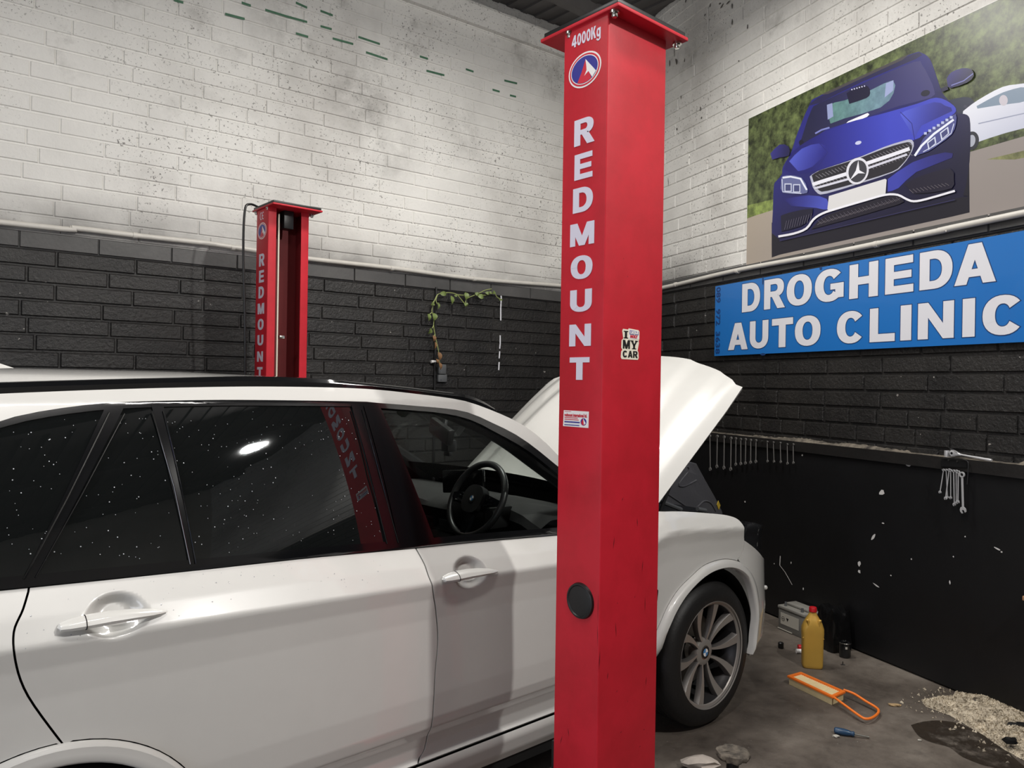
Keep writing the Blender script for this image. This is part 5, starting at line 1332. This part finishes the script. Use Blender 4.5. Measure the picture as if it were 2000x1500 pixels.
# ================================================================== SMALL THINGS ON THE WALLS
def spanner(P, Q, wd, name, label, cat, group, mt=None):
    """combination spanner hung by its ring at P with its open jaw at Q"""
    P, Q = Vector(P), Vector(Q); d = (P-Q); L_ = d.length; v = d.normalized(); n = Vector(nR); u = v.cross(n).normalized(); n = u.cross(v)
    root = thing(name, label, cat, tuple(P), group)
    Mw = frame(np.array(P), u, v, n)
    r = wd*1.15; bm = NB()
    lathe(bm, [(r*.58, -.004), (r, -.004), (r*1.04, 0), (r, .004), (r*.58, .004), (r*.58, -.004)], Mw, 18); obj('ring_end', bm, mt, root)
    bm = NB(); w2 = wd*.42
    extr(bm, [(-w2, -L_+wd), (w2, -L_+wd), (w2*1.05, -r*.9), (-w2*1.05, -r*.9)], Mw @ Matrix.Translation((0, 0, -.0025)), .005); bmesh.ops.bevel(bm, geom=bm.edges[:], offset=.0012, segments=1, affect='EDGES'); obj('shank', bm, mt, root)
    bm = NB(); k = wd*1.25
    jaw = [(-.45, 1.0), (-.95, .35), (-1.0, -.3), (-.72, -.95), (-.36, -1.05), (-.42, -.3), (-.22, .02), (.22, .02), (.42, -.3), (.5, -.9), (.85, -.75), (1.0, -.2), (.92, .4), (.45, 1.0)]
    a = .26; extr(bm, [((x*math.cos(a)-y*math.sin(a))*k, (x*math.sin(a)+y*math.cos(a))*k-L_) for x, y in jaw], Mw @ Matrix.Translation((0, 0, -.0035)), .007); obj('jaw', bm, mt, root)
    return root
ORD = ['first', 'second', 'third', 'fourth', 'fifth', 'sixth', 'seventh', 'eighth', 'ninth', 'tenth', 'eleventh', 'twelfth', 'thirteenth', 'fourteenth']
row = [(122, 105, 124, 320), (170, 108, 167, 303), (215, 113, 213, 311), (260, 120, 257, 320), (291, 122, 290, 289), (323, 127, 323, 285), (355, 128, 353, 281), (388, 133, 387, 276), (422, 135, 421, 271), (495, 143, 497, 269), (535, 147, 539, 271), (580, 150, 583, 273), (625, 160, 627, 283), (664, 160, 665, 278)]
def lab_row(i):
    if i < 4: t = ('leftmost, close to the bonnet', 'second from the bonnet', 'third from the bonnet', 'last before the shorter ones')[i]; return 'long dull combination spanner in the wall row, '+t
    if i < 9: t = ('first', 'second', 'third', 'fourth', 'last')[i-4]; return 'mid-length combination spanner in the wall row, %s of five right of the long ones' % t
    t = ('first after the empty peg', 'second after the empty peg', 'third after the empty peg', 'fourth after the empty peg', 'rightmost of all')[i-9]; return 'short thin combination spanner in the wall row, '+t
for i, (x0, y0, x1, y1) in enumerate(row):
    z = lambda x, y: RW(1350+.3*x, 820+.3*y, .058)
    spanner(z(x0, y0), z(x1, y1), (.0115 if i < 4 else .0095 if i < 9 else .007), 'combination_spanner', lab_row(i), 'spanner', 'spanners hanging in a row under the batten', M_TOOLD)
    p = z(x0, y0); bm = NB(); tube(bm, [p-nR*.012, p+nR*.008], .0035, 8); tube(bm, [p+nR*.006, p+nR*.008], .006, 8); pg = obj('hanging_peg', bm, M_STEEL, None, origin=tuple(p)); 
    setp(pg, 'peg in the batten holding the %s spanner of the row from the left' % ORD[i], 'peg', 'pegs under the batten')
p = RW(1488, 861.5, .056); bm = NB(); tube(bm, [p-nR*.010, p+nR*.008], .004, 8); tube(bm, [p+nR*.006, p+nR*.009], .008, 8); setp(obj('hanging_peg', bm, M_STEEL, None, origin=tuple(p)), 'empty peg in the gap of the spanner row', 'peg', 'pegs under the batten')
# holder with a bunch of bright spanners
rk = thing('spanner_rack', 'black rack with two screws holding a bunch of bright spanners under the batten', 'tool rack', tuple(RW(1865, 905, .05)))
bm = NB(); qq = [RW(x, y, .05) for x, y in ((1840, 896), (1888, 900), (1890, 913), (1838, 911))]; MRk = frame(Rp(0, 0, .049), dR, UZ, nR)
uv = lambda p: ((p-CW) @ dR, p[2])
extr(bm, [uv(p) for p in qq][::-1], MRk, .008); obj('back_plate', bm, M_BLK, rk)
bm = NB(); tube(bm, smoothline([RW(x, y, .062) for x, y in ((1843, 895), (1865, 895), (1884, 898), (1891, 904), (1891, 920), (1889, 946))], 5), .0035, 8); obj('wire_loop', bm, M_BLK, rk)
bm = NB(); tube(bm, [RW(1840, 917, .062), RW(1880, 924, .085)], .004, 8); tube(bm, [RW(1840, 917, .05), RW(1840, 917, .064)], .004, 8); tube(bm, [RW(1880, 924, .05), RW(1880, 924, .086)], .004, 8); obj('hook_bar', bm, M_BLK, rk)
for x, y in ((1853, 899), (1870, 901)):
    bm = NB(); p = RW(x, y, .058); tube(bm, [p, p+nR*.004], .005, 10); obj('screw', bm, M_STEEL, rk)
bunch = [(1843, 918, 1836, 961, .006), (1848, 918, 1851, 971, .0055), (1854, 918, 1847, 973, .007), (1857, 919, 1857, 972, .006), (1863, 920, 1864, 985, .007), (1868, 920, 1868, 982, .0065), (1872, 922, 1871, 980, .0075), (1879, 927, 1881, 996, .014)]
bl_ = ['thin bright spanner hanging aslant, leftmost in the bunch on the black rack', 'second bright spanner in the bunch on the rack, half hidden', 'slanting bright spanner third in the bunch on the rack', 'straight bright spanner fourth in the bunch on the rack',
       'longer bright spanner fifth in the bunch on the rack', 'longer bright spanner sixth in the bunch on the rack', 'bright spanner just left of the big one on the rack', 'big bright spanner hanging rightmost on the black rack']
for i, (x0, y0, x1, y1, wd) in enumerate(bunch):
    spanner(RW(x0, y0, .066+.003*i), RW(x1, y1, .060+.003*i), wd, 'combination_spanner', bl_[i], 'spanner', 'bright spanners on the black rack', M_TOOL)
p0 = RW(1849.5, 890, .026); p1 = RW(1849.5, 877, .026); r = 4.2*np.linalg.norm(p0-O)/F
bm = NB(); zb = 1.3355; lathe(bm, [(r*.6, zb+.038), (r, zb+.038), (r, zb+.002), (r*.95, zb), (0, zb), ], Matrix.Translation((p0[0], p0[1], 0)), 20); lathe(bm, [(r*.6, zb+.038), (r*.6, zb+.01), (0, zb+.01)], Matrix.Translation((p0[0], p0[1], 0)), 6)
setp(obj('socket', bm, M_TOOL, None, origin=(p0[0], p0[1], zb)), 'steel socket standing on the batten left of the ratchet', 'socket')
rt_ = thing('ratchet_handle', 'bright steel ratchet handle lying on the batten above the spanner rack', 'ratchet', tuple(RW(1862, 888, .03)))
A = RW(1860.5, 886, .034); B = RW(1937, 895.5, .030); A[2] = 1.362; B[2] = 1.343; v = (B-A)/np.linalg.norm(B-A); u_ = np.cross(v, nR); Mt = frame(A, v, np.cross(nR, v), nR)
bm = NB(); k = np.linalg.norm(A-O)/F
extr(bm, [(-.016, .0), (-.012, .014), (.0, .018), (.014, .016), (.04, .007), (.055, .005), (.055, -.005), (.04, -.007), (.014, -.016), (.0, -.018), (-.012, -.014)], Mt @ Matrix.Translation((0, 0, -.008)), .016); bmesh.ops.bevel(bm, geom=bm.edges[:], offset=.002, segments=1, affect='EDGES'); obj('head', bm, M_TOOL, rt_)
bm = NB(); lathe(bm, [(0, .0085), (.007, .0085), (.007, .0)], Mt, 16); obj('drive_button', bm, M_BLK, rt_)
L_ = float(np.linalg.norm(B-A)); bm = NB(); tube(bm, [Mt @ Vector((a, 0, 0)) for a in (.05, .12, .13, .17, L_-.04, L_-.02, L_)], [.005, .006, .0065, .0075, .0075, .009, .008], 12); obj('grip', bm, M_TOOL, rt_)
# trailing plant on the black wall
def zl(x, y, o=.04): return LW(800+.14667*x, 540+.14667*y, o)
pl = thing('trailing_plant', 'trailing green climber with drooping withered end hanging on the black left wall', 'plant', tuple(zl(380, 230)))
bm = NB()
for s in ([(1090, 165), (1000, 185), (900, 235), (770, 290), (745, 345), (740, 400)], [(770, 250), (650, 245), (580, 222), (490, 215), (400, 230), (365, 250), (330, 320), (290, 380)], [(640, 250), (690, 310), (730, 360)], [(370, 250), (350, 320), (380, 380)],
          [(300, 480), (270, 500), (250, 540)], [(330, 320), (300, 430), (300, 480), (325, 560), (320, 650), (340, 790), (370, 920), (390, 1030), (400, 1200)], [(320, 650), (300, 690)], [(340, 770), (315, 800)], [(1130, 215), (1170, 280), (1235, 310)], [(900, 235), (1000, 250), (1110, 220)]):
    tube(bm, smoothline([zl(x, y) for x, y in s], 4), .004, 6)
obj('stem', bm, M_STEM, pl)
def leaf(bm, x, y, w_, h_, a, o=.05, curl=.25):
    c = zl(x, y, o); k = .14667*np.linalg.norm(c-O)/F; n = 7; rn = random.Random(int(x+y)); tl = rn.uniform(-.5, .5)
    u = dL*math.cos(a)+UZ*math.sin(a); v = -dL*math.sin(a)+UZ*math.cos(a); R_ = []
    for i in range(n+1):
        t = i/n; hw = (math.sin(math.pi*t**.75)**.9)*.5; p = c+v*(.5-t)*h_*k+nL*(.02*math.sin(math.pi*t))
        R_.append([bm.verts.new(p+u*w_*k*hw*s+nL*(abs(s)*curl*w_*k*.4+tl*s*w_*k*.4)) for s in (-1, 0, 1)] if 0 < i < n else [bm.verts.new(p)])
    for A, B in zip(R_, R_[1:]):
        if len(A) == 1: bm.faces.new((A[0], B[0], B[1])); bm.faces.new((A[0], B[1], B[2]))
        elif len(B) == 1: bm.faces.new((A[0], B[0], A[1])); bm.faces.new((A[1], B[0], A[2]))
        else:
            for q_ in (0, 1): bm.faces.new((A[q_], B[q_], B[q_+1], A[q_+1]))
bm = NB()
for q_ in ((445, 232, 62, 105, 1.5), (555, 315, 66, 118, .1), (745, 262, 64, 100, .1), (945, 270, 66, 100, 1.4), (890, 240, 50, 66, 1.0), (1030, 225, 40, 70, 1.3), (1112, 212, 50, 60, -.8), (1212, 313, 22, 62, 1.6), (742, 378, 56, 60, .6), (300, 365, 56, 60, -.9), (375, 395, 34, 100, -.1), (250, 545, 54, 100, .1), (322, 540, 74, 108, 0), (265, 728, 66, 92, -.7), (610, 262, 30, 50, 1.2), (1070, 215, 26, 50, 1.3)): leaf(bm, *q_)
obj('foliage', bm, M_LEAF, pl, 60)
bm = NB()
for q_ in ((315, 825, 44, 84, .1), (330, 920, 46, 110, -.1), (385, 1065, 62, 120, .1), (395, 1195, 62, 110, .2), (360, 1130, 40, 70, .3)): leaf(bm, *q_, .075, .6)
setp(obj('withered_foliage', bm, M_LEAFB, pl, 60), 'withered brown leaves at the lower end')
# conduit, socket box, cable clip
c0, c1 = LW(852, 561, .012), LW(847, 775, .012)
bm = NB(); tube(bm, [c0, np.array([c0[0], c0[1], .3])], .011, 10); setp(obj('wall_conduit', bm, M_BLK, None, origin=tuple(c0)), 'thin black conduit running down the black left wall behind the plant', 'conduit')
sb = thing('socket_box', 'grey outlet box on the black left wall below the withered plant', 'outlet', tuple(LW(861, 728, .02)))
for (xa, ya, xb, yb_, o_) in ((853.5, 712, 868.5, 730.5, .032), (852, 732, 869.5, 746, .036)):
    bm = NB(); a, b = LW(xa, yb_, 0), LW(xb, ya, 0); u0_, u1_ = (a-CW) @ dL, (b-CW) @ dL; b_ = NB(); box(b_, (u0_, a[2], -.0), (u1_, b[2], o_), 0, .006)
    merge(bm, b_, 0, frame(CW, dL, UZ, nL)); obj('box_cover', bm, M_GREYBOX, sb)
bm = NB(); a = LW(861, 742, .037); tube(bm, [a-nL*.002, a+nL*.002], .004, 8); obj('screw', bm, M_STEEL, sb)
bm = NB(); a, b = LW(842, 706.5, .02), LW(851, 706, .02); tube(bm, [a, a*.5+b*.5], .013, 10); tube(bm, [a*.5+b*.5, b], .010, 10); setp(obj('cable_clip', bm, M_WVINYL, None, origin=tuple(a)), 'small white clip on the black wall beside the withered leaves', 'clip')
# dark marks on the right wall's white courses
bm = NB()
for (x, y, w_, h_, a) in ((1410, 12, 12, 5, .5), (1422, 5, 14, 4, .2), (1430, 12, 4, 10, .2), (1406, 7, 8, 3, -.2), (1339, 2, 4, 7, 0), (1387, 10, 4, 8, -.3), (1377, 29, 5, 5, 0), (1430, 43, 4, 12, 0), (1460, 52, 4, 9, 0), (1321, 120, 7, 14, .3), (1308, 123, 3, 14, 0), (1443, 119, 4, 4, 0), (1337, 118, 3, 8, 0),
                          (1317, 102, 2.5, 16, 0), (1368, 212, 4, 9, 0), (1322, 252, 5, 5, 0), (1330, 190, 3, 8, 0), (1305, 355, 2, 20, .1), (1370, 230, 4, 4, 0), (1416, 170, 3, 3, 0)): chip(bm, x, y, w_, h_, a, RW, .0035)
o = obj('grime_mark', bm, M_GRIME, wr); setp(o, 'dark scuffs on the white courses')

# ================================================================== THINGS ON THE FLOOR
def fl(x, y): p = onZ(x, y, 0); return p, float((p-O) @ AF)/F       # point and metres per pixel there
CR = np.array([AR[0], AR[1], 0]); CR /= np.linalg.norm(CR); CN = -np.array([AF[0], AF[1], 0]); CN /= np.linalg.norm(CN)
# gold oil jug
p, k = fl(1586, 1303); jg = thing('oil_jug', 'gold plastic oil jug with red cap standing on the floor before the battery', 'jug', tuple(p))
Mj = frame(p, CR*math.cos(.2)+CN*math.sin(.2), np.cross(UZ, CR*math.cos(.2)+CN*math.sin(.2)), UZ); bm = NB(); R_ = []
for z, wx, dx in ((0, .052, -.0), (.004, .058, 0), (.02, .061, 0), (.17, .0625, 0), (.215, .065, 0), (.245, .064, 0), (.275, .055, 0), (.300, .041, 0), (.322, .028, 0), (.334, .022, 0), (.345, .020, 0)):
    dd = wx*.62 if z < .25 else wx*.7
    R_.append([bm.verts.new(Mj @ Vector((dx+a, b*dd/wx, z))) for a, b in ell(0, 0, wx, wx, 0, 360, 32, 4.5 if z < .26 else 2.6)[:-1]])
for A, B in zip(R_, R_[1:]):
    for q_ in range(32): bm.faces.new((A[q_], A[(q_+1) % 32], B[(q_+1) % 32], B[q_]))
bm.faces.new(R_[0][::-1]); bm.faces.new(R_[-1]); obj('jug_body', bm, M_GOLD, jg, 50)
for sg_ in (-1, 1):
    bm = NB(); tube(bm, smoothline([Mj @ Vector((sg_*a, -.030, b)) for a, b in ((.060, .185), (.040, .215), (.030, .262), (.032, .295), (.044, .295))], 4), [.004]*4+[.008]*12+[.004], 8); obj('handle', bm, M_GOLD, jg, 60)
bm = NB(); lathe(bm, [(.021, .343), (.023, .345), (.023, .366), (.020, .372), (0, .373)], Mj, 24); obj('cap', bm, M_REDCAP, jg)
# battery
p, k = fl(1538, 1225); bt_ = thing('car_battery', 'grey car battery with white warning label standing by the black wall', 'battery', tuple(p))
Mb = frame(p+nR*.085, dR, -nR, UZ)
def bxf(lo, hi, M, bev=.004, mi=0): b = NB(); box(b, lo, hi, 0, bev); r_ = NB(); merge(r_, b, mi, M); return r_
obj('battery_case', bxf((0, 0, 0), (.25, .15, .15), Mb, .006), M_BATT, bt_); obj('battery_lid', bxf((-.005, -.005, .15), (.255, .154, .172), Mb, .006), M_BATTL, bt_)
obj('lid_top', bxf((.02, .05, .172), (.23, .14, .192), Mb, .008), M_BATTL, bt_)
for x in (.045, .205): bm = NB(); lathe(bm, [(0, .20), (.008, .20), (.0095, .172)], Mb @ Matrix.Translation((x, .025, 0)), 16); obj('terminal', bm, M_GREYBOX, bt_)
bm = bxf((.025, -.0015, .045), (.2, .0005, .125), Mb, 0); Mlb = Mb @ frame(np.array([0, -.0017, 0]), (1, 0, 0), (0, 0, 1), (0, -1, 0))
extr(bm, [(.08, .098), (.105, .098), (.0925, .075)], Mlb, .0006, 1)
for a, b in zip(ell(.05, .085, .016, .016, 0, 360, 20), ell(.05, .085, .013, .013, 0, 360, 20)): pass
for q_ in band_q(ell(.05, .085, .016, .016, 0, 360, 20), ell(.05, .085, .0135, .0135, 0, 360, 20)): extr(bm, q_, Mlb, .0006, 1)
extr(bm, rect(.04, .083, .06, .087), Mlb, .0006, 1); obj('warning_label', bm, [M_LABEL, M_INK], bt_)
obj('carry_strip', bxf((.0, -.006, .006), (.14, -.001, .012), Mb, 0), M_LABEL, bt_)
# black bag-wrapped canister
p, k = fl(1624, 1263); bm = NB(); b = NB(); bmesh.ops.create_cube(b, size=1); bmesh.ops.subdivide_edges(b, edges=b.edges[:], cuts=9, use_grid_fill=True)
rn = random.Random(8)
for v in b.verts:
    x, y, z = v.co; k_ = 1-.12*max(0, z)*2; v.co = Vector((x*.15*k_, y*.16*k_, (z+.5)*.265+.02*math.sin(x*9+y*4)*(z > .3)))+Vector((rn.uniform(-.007, .007), rn.uniform(-.007, .007), rn.uniform(-.004, .004)*(z > -.45)))
bmesh.ops.smooth_vert(b, verts=b.verts[:], factor=.4, use_axis_x=True, use_axis_y=True, use_axis_z=False)
zm = min(v.co.z for v in b.verts)
for v in b.verts: v.co.z -= zm
merge(bm, b, 0, frame(p+dR*.03+nR*.015, dR, -nR, UZ)); setp(obj('wrapped_canister', bm, M_BAGB, None, 70, origin=tuple(p)), 'black canister wrapped in shiny black plastic behind the gold jug', 'canister')
# oil filter
p, k = fl(1650, 1283); of = thing('oil_filter', 'small black oil filter canister standing by the foot of the black wall', 'oil filter', tuple(p)); Mo = Matrix.Translation(p)
bm = NB(); lathe(bm, [(0, 0), (.030, 0), (.035, .006), (.036, .02), (.036, .088), (.0385, .09), (.0385, .096), (.034, .098), (.032, .092), (.012, .092), (.012, .08), (0, .08)], Mo, 28); obj('filter_can', bm, M_GLOSSB, of, 30)
bm = NB(); lathe(bm, [(.0387, .0925), (.0395, .094), (.0387, .0955)], Mo, 28); obj('bright_seam', bm, M_STEEL, of)
a0 = math.atan2(CN[1], CN[0])-.35; bm = NB(); lathe(bm, [(.0364, .06), (.0364, .075)], Mo, 6, 0, a0, a0+.35); obj('label', bm, M_LABEL, of)
# orange air filter with its handle loop
TZ = .05; A, B, C, D = [onZ(x, y, TZ) for x, y in ((1537, 1319), (1564, 1311.5), (1652, 1350), (1626, 1361))]
af = thing('air_filter', 'orange framed cream air filter with a long handle loop lying on the floor', 'air filter', (float(A[0]), float(A[1]), 0))
ctr = (A+B+C+D)/4; inn = lambda P_, f: ctr+(P_-ctr)*f
def shr(P_, du, dv):
    e1 = (D-A)/np.linalg.norm(D-A); e2 = (B-A)/np.linalg.norm(B-A); r_ = P_-ctr; return P_-e1*np.sign(r_ @ e1)*du-e2*np.sign(r_ @ e2)*dv
bm = NB(); O4 = [A, D, C, B]; I4 = [shr(P_, .022, .020) for P_ in O4]; vo = []
for z in (TZ, TZ-.012):
    vo.append(([bm.verts.new((P_[0], P_[1], z)) for P_ in O4], [bm.verts.new((P_[0], P_[1], z)) for P_ in I4]))
for q_ in range(4):
    q2 = (q_+1) % 4; (o1, i1), (o2, i2) = vo
    bm.faces.new((o1[q_], o1[q2], i1[q2], i1[q_])); bm.faces.new((o2[q2], o2[q_], i2[q_], i2[q2])); bm.faces.new((o1[q2], o1[q_], o2[q_], o2[q2])); bm.faces.new((i1[q_], i1[q2], i2[q2], i2[q_]))
bmesh.ops.recalc_face_normals(bm, faces=bm.faces[:]); bmesh.ops.bevel(bm, geom=bm.edges[:], offset=.002, segments=2, affect='EDGES'); obj('rubber_frame', bm, M_ORANGE, af, 40)
# pleated element
bm = NB(); E4 = [shr(P_, .010, .008) for P_ in O4]; n = 46; top = []; bot = []
for i in range(n+1):
    t = i/n; a_ = E4[0]*(1-t)+E4[1]*t; b_ = E4[3]*(1-t)+E4[2]*t; z = TZ-.006-(.004 if i % 2 else 0)
    top.append((bm.verts.new((a_[0], a_[1], z)), bm.verts.new((b_[0], b_[1], z)))); bot.append((bm.verts.new((a_[0], a_[1], .0)), bm.verts.new((b_[0], b_[1], .0))))
for i in range(n):
    bm.faces.new((top[i][0], top[i+1][0], top[i+1][1], top[i][1])); bm.faces.new((bot[i][0], bot[i+1][0], top[i+1][0], top[i][0])); bm.faces.new((top[i][1], top[i+1][1], bot[i+1][1], bot[i][1]))
bm.faces.new((bot[0][0], top[0][0], top[0][1], bot[0][1])); bm.faces.new((bot[n][1], top[n][1], top[n][0], bot[n][0]))
bmesh.ops.recalc_face_normals(bm, faces=bm.faces[:]); obj('paper_element', bm, M_PAPER, af, 10)
lp = [(1629, 1362, .044), (1655, 1381, .036), (1680, 1399, .028), (1691, 1404, .026), (1703, 1402, .024), (1713, 1395, .022), (1716, 1388, .022), (1710, 1381, .024), (1690, 1369, .032), (1668, 1355, .042), (1648, 1347.5, .045)]
bm = NB(); tube(bm, smoothline([onZ(x, y, z) for x, y, z in lp], 4), .0068, 10); obj('handle_loop', bm, M_ORANGE, af, 60)
# screwdriver
p, k = fl(1632, 1434); h0, h1, h2 = onZ(1629, 1426, .017), onZ(1669, 1434, .016), onZ(1698, 1440, .008)
sd = thing('screwdriver', 'short screwdriver with dark blue handle lying on the floor', 'screwdriver', tuple(p)); d = h1-h0
bm = NB(); tube(bm, [h0+d*t for t in (0, .06, .2, .5, .72, .84, .95, 1)], [.010, .0155, .0165, .0165, .014, .010, .013, .010], 14); obj('handle', bm, M_SDBLUE, sd)
bm = NB(); tube(bm, [h1, h1*.25+h2*.75, h2*.98+h1*.02, h2], [.0045, .0045, .005, .003], 10); obj('blade', bm, M_STEEL, sd)
# little litter
def litter(name, label, cat, x, y, mat_, size, seed, flat=.35, n=9):
    p, k = fl(x, y); rn = random.Random(seed); b = NB(); bmesh.ops.create_icosphere(b, subdivisions=2, radius=1)
    for v in b.verts: v.co = Vector((v.co.x*size[0]*k/2, v.co.y*size[1]*k/2, (v.co.z+1)*size[1]*k*flat*.5))*1+Vector((rn.uniform(-1, 1), rn.uniform(-1, 1), 0))*k*.08*size[0]
    zm = min(v.co.z for v in b.verts)
    for v in b.verts: v.co.z -= zm
    bm = NB(); merge(bm, b, 0, frame(p, CR, -CN, UZ)); return setp(obj(name, bm, mat_, None, 40, origin=tuple(p)), label, cat)
litter('dry_leaf', 'dry curled tan leaf on the floor right of the orange handle', 'leaf', 1747, 1379, M_DRY, (26, 10), 1, .5)
litter('crumpled_rag', 'crumpled white cloth on the floor at the foot of the tall red post', 'cloth', 1365, 1502, M_RAG, (74, 34), 2, .75)
litter('paper_scrap', 'tiny white scrap lying beside the screwdriver handle', 'scrap', 1633, 1440, M_LABEL, (14, 8), 3, .6)
litter('stone_chip', 'small pale stone chip on the floor left of the oil stain', 'stone', 1796, 1447, M_LABEL, (8, 5), 5, .6)
p, k = fl(1525, 1266); bm = NB(); lathe(bm, [(0, 0), (.016, 0), (.018, .004), (.018, .035), (.012, .04), (0, .04)], Matrix.Translation(p), 20); setp(obj('black_bung', bm, M_BLK, None, origin=tuple(p)), 'small round black bung on the floor near the front wheel', 'bung')
p, k = fl(1561, 1276); tb = thing('small_tube', 'small white and red tube lying behind the gold jug', 'tube', tuple(p))
bm = NB(); tube(bm, [p+UZ*.014-CR*.02, p+UZ*.014+CR*.025], .014, 12); obj('tube_body', bm, M_WVINYL, tb); bm = NB(); tube(bm, [p+UZ*.034+CR*.0-CN*.02, p+UZ*.034+CR*.04-CN*.02], .016, 12); obj('red_end', bm, M_REDCAP, tb)
p, k = fl(1646, 1299); bm = NB(); tube(bm, [p+UZ*.003-CR*.012, p+UZ*.003+CR*.012], .003, 6); tube(bm, [p+UZ*.003, p+UZ*.022], .003, 6); setp(obj('valve_stub', bm, M_BLK, None, origin=tuple(p)), 'tiny black clip standing on the floor below the oil filter', 'clip')
# oil stain
st_ = [(1779, 1416), (1800, 1410), (1830, 1407), (1870, 1412), (1906, 1428), (1935, 1445), (1965, 1466), (1990, 1488), (2020, 1515), (1990, 1530), (1960, 1505), (1920, 1494), (1880, 1478), (1853, 1459), (1820, 1450), (1795, 1438)]
bm = NB(); P_ = [onZ(x, y, .0015) for x, y in [tuple(q_) for q_ in smoothline(st_+[st_[0]], 4)][:-1]]; bm.faces.new([bm.verts.new(q_) for q_ in P_]); bm.normal_update(); bmesh.ops.triangulate(bm, faces=bm.faces[:], ngon_method='EAR_CLIP')
bm.normal_update(); bmesh.ops.recalc_face_normals(bm, faces=bm.faces[:])
if sum(f.normal.z for f in bm.faces) < 0: bmesh.ops.reverse_faces(bm, faces=bm.faces[:])
setp(obj('oil_stain', bm, M_OIL, None, origin=tuple(P_[0])), 'wide dark oil stain on the floor beside the spilled granules', 'oil stain', kind='stuff')
# spilled absorbent granules
gp = [(1800, 1369), (1830, 1362), (1860, 1361), (1872, 1347), (1890, 1345), (1920, 1350), (1945, 1353), (1965, 1371), (2000, 1387), (2060, 1412), (2060, 1520), (2010, 1492), (1985, 1478), (1960, 1464), (1920, 1436), (1887, 1417), (1855, 1398), (1825, 1387), (1808, 1381)]
G_ = [onZ(x, y, 0)[:2] for x, y in gp]; Ga = np.array(G_)
def inside(x, y):
    c = False
    for i in range(len(Ga)):
        (x1, y1), (x2, y2) = Ga[i-1], Ga[i]
        if (y1 > y) != (y2 > y) and x < (x2-x1)*(y-y1)/(y2-y1)+x1: c = not c
    return c
def edge_d(x, y):
    m_ = 9
    for i in range(len(Ga)):
        a, b = Ga[i-1], Ga[i]; t = np.clip(((np.array((x, y))-a) @ (b-a))/((b-a) @ (b-a)), 0, 1); m_ = min(m_, np.linalg.norm(a+(b-a)*t-np.array((x, y))))
    return m_
bm = NB(); b = gridpoly([tuple(q_) for q_ in G_], .04); rn = random.Random(11)
for v in b.verts: v.co.z = .002+min(.05, .28*edge_d(v.co.x, v.co.y))*(.8+.4*rn.random())
merge(bm, b, 0); cnt = 0; lo, hi = Ga.min(0), Ga.max(0)
while cnt < 5200:
    x, y = rn.uniform(lo[0]-.08, hi[0]+.04), rn.uniform(lo[1]-.05, hi[1]+.08)
    ins = inside(x, y)
    if not ins and (rn.random() > .03 or edge_d(x, y) > .12): continue
    if (np.array((x, y))-CW[:2]) @ nR[:2] < .036: continue
    d_ = edge_d(x, y) if ins else 0; z = min(.05, .28*d_); s_ = rn.choice((.004, .0055, .007, .008, .011))
    q_ = [Vector((rn.uniform(-1, 1), rn.uniform(-1, 1), rn.uniform(-.4, .4))).normalized()*s_ for _ in range(3)]; cc = Vector((x, y, z+.003)); vs = [bm.verts.new(cc+a) for a in q_]+[bm.verts.new(cc+Vector((0, 0, s_)))]
    for t in ((0, 1, 2), (0, 1, 3), (1, 2, 3), (2, 0, 3)): bm.faces.new([vs[i] for i in t])
    cnt += 1
setp(obj('absorbent_granules', bm, M_GRAVEL, None, 10, origin=(float(G_[0][0]), float(G_[0][1]), 0)), 'heap of pale absorbent granules spilled along the foot of the right wall', 'granules', kind='stuff')
def lump(x, y, size, mat_, name, label, cat, seed):
    p = onZ(x, y, .05); k = float((p-O) @ AF)/F; rn = random.Random(seed); b = NB(); bmesh.ops.create_icosphere(b, subdivisions=2, radius=1)
    for v in b.verts: v.co = Vector((v.co.x*size[0]*k/2, v.co.y*size[1]*k/2, v.co.z*size[1]*k*.3))*(1+rn.uniform(-.3, .3))
    bm = NB(); merge(bm, b, 0, frame(p, CR, -CN, UZ)); return setp(obj(name, bm, mat_, None, 30, origin=tuple(p)), label, cat)
lump(1974, 1446, (28, 20), M_BAGB, 'plastic_scrap', 'crumpled dark plastic scrap lying on the lower part of the granules', 'scrap', 21)
lump(1990, 1414, (40, 12), M_BLK, 'black_rag', 'flat black rag on the granules at the right edge', 'cloth', 22)
lump(1909, 1367, (18, 14), M_OIL, 'oily_clump', 'dark oily clump near the top of the granule heap', 'clump', 23)
# timber shelf end at the right edge
p = RW(1996, 1168, .11); uo = (p-CW) @ dR; b = NB(); box(b, (0, -.012, -.078), (.9, .012, .0), 0, .004); bm = NB(); merge(bm, b, 0, frame(Rp(uo-.0, p[2], .11), dR, UZ, nR))
setp(obj('timber_shelf', bm, M_WOOD, None, origin=tuple(p)), 'end of a raw timber shelf board at the right edge against the black wall', 'shelf')
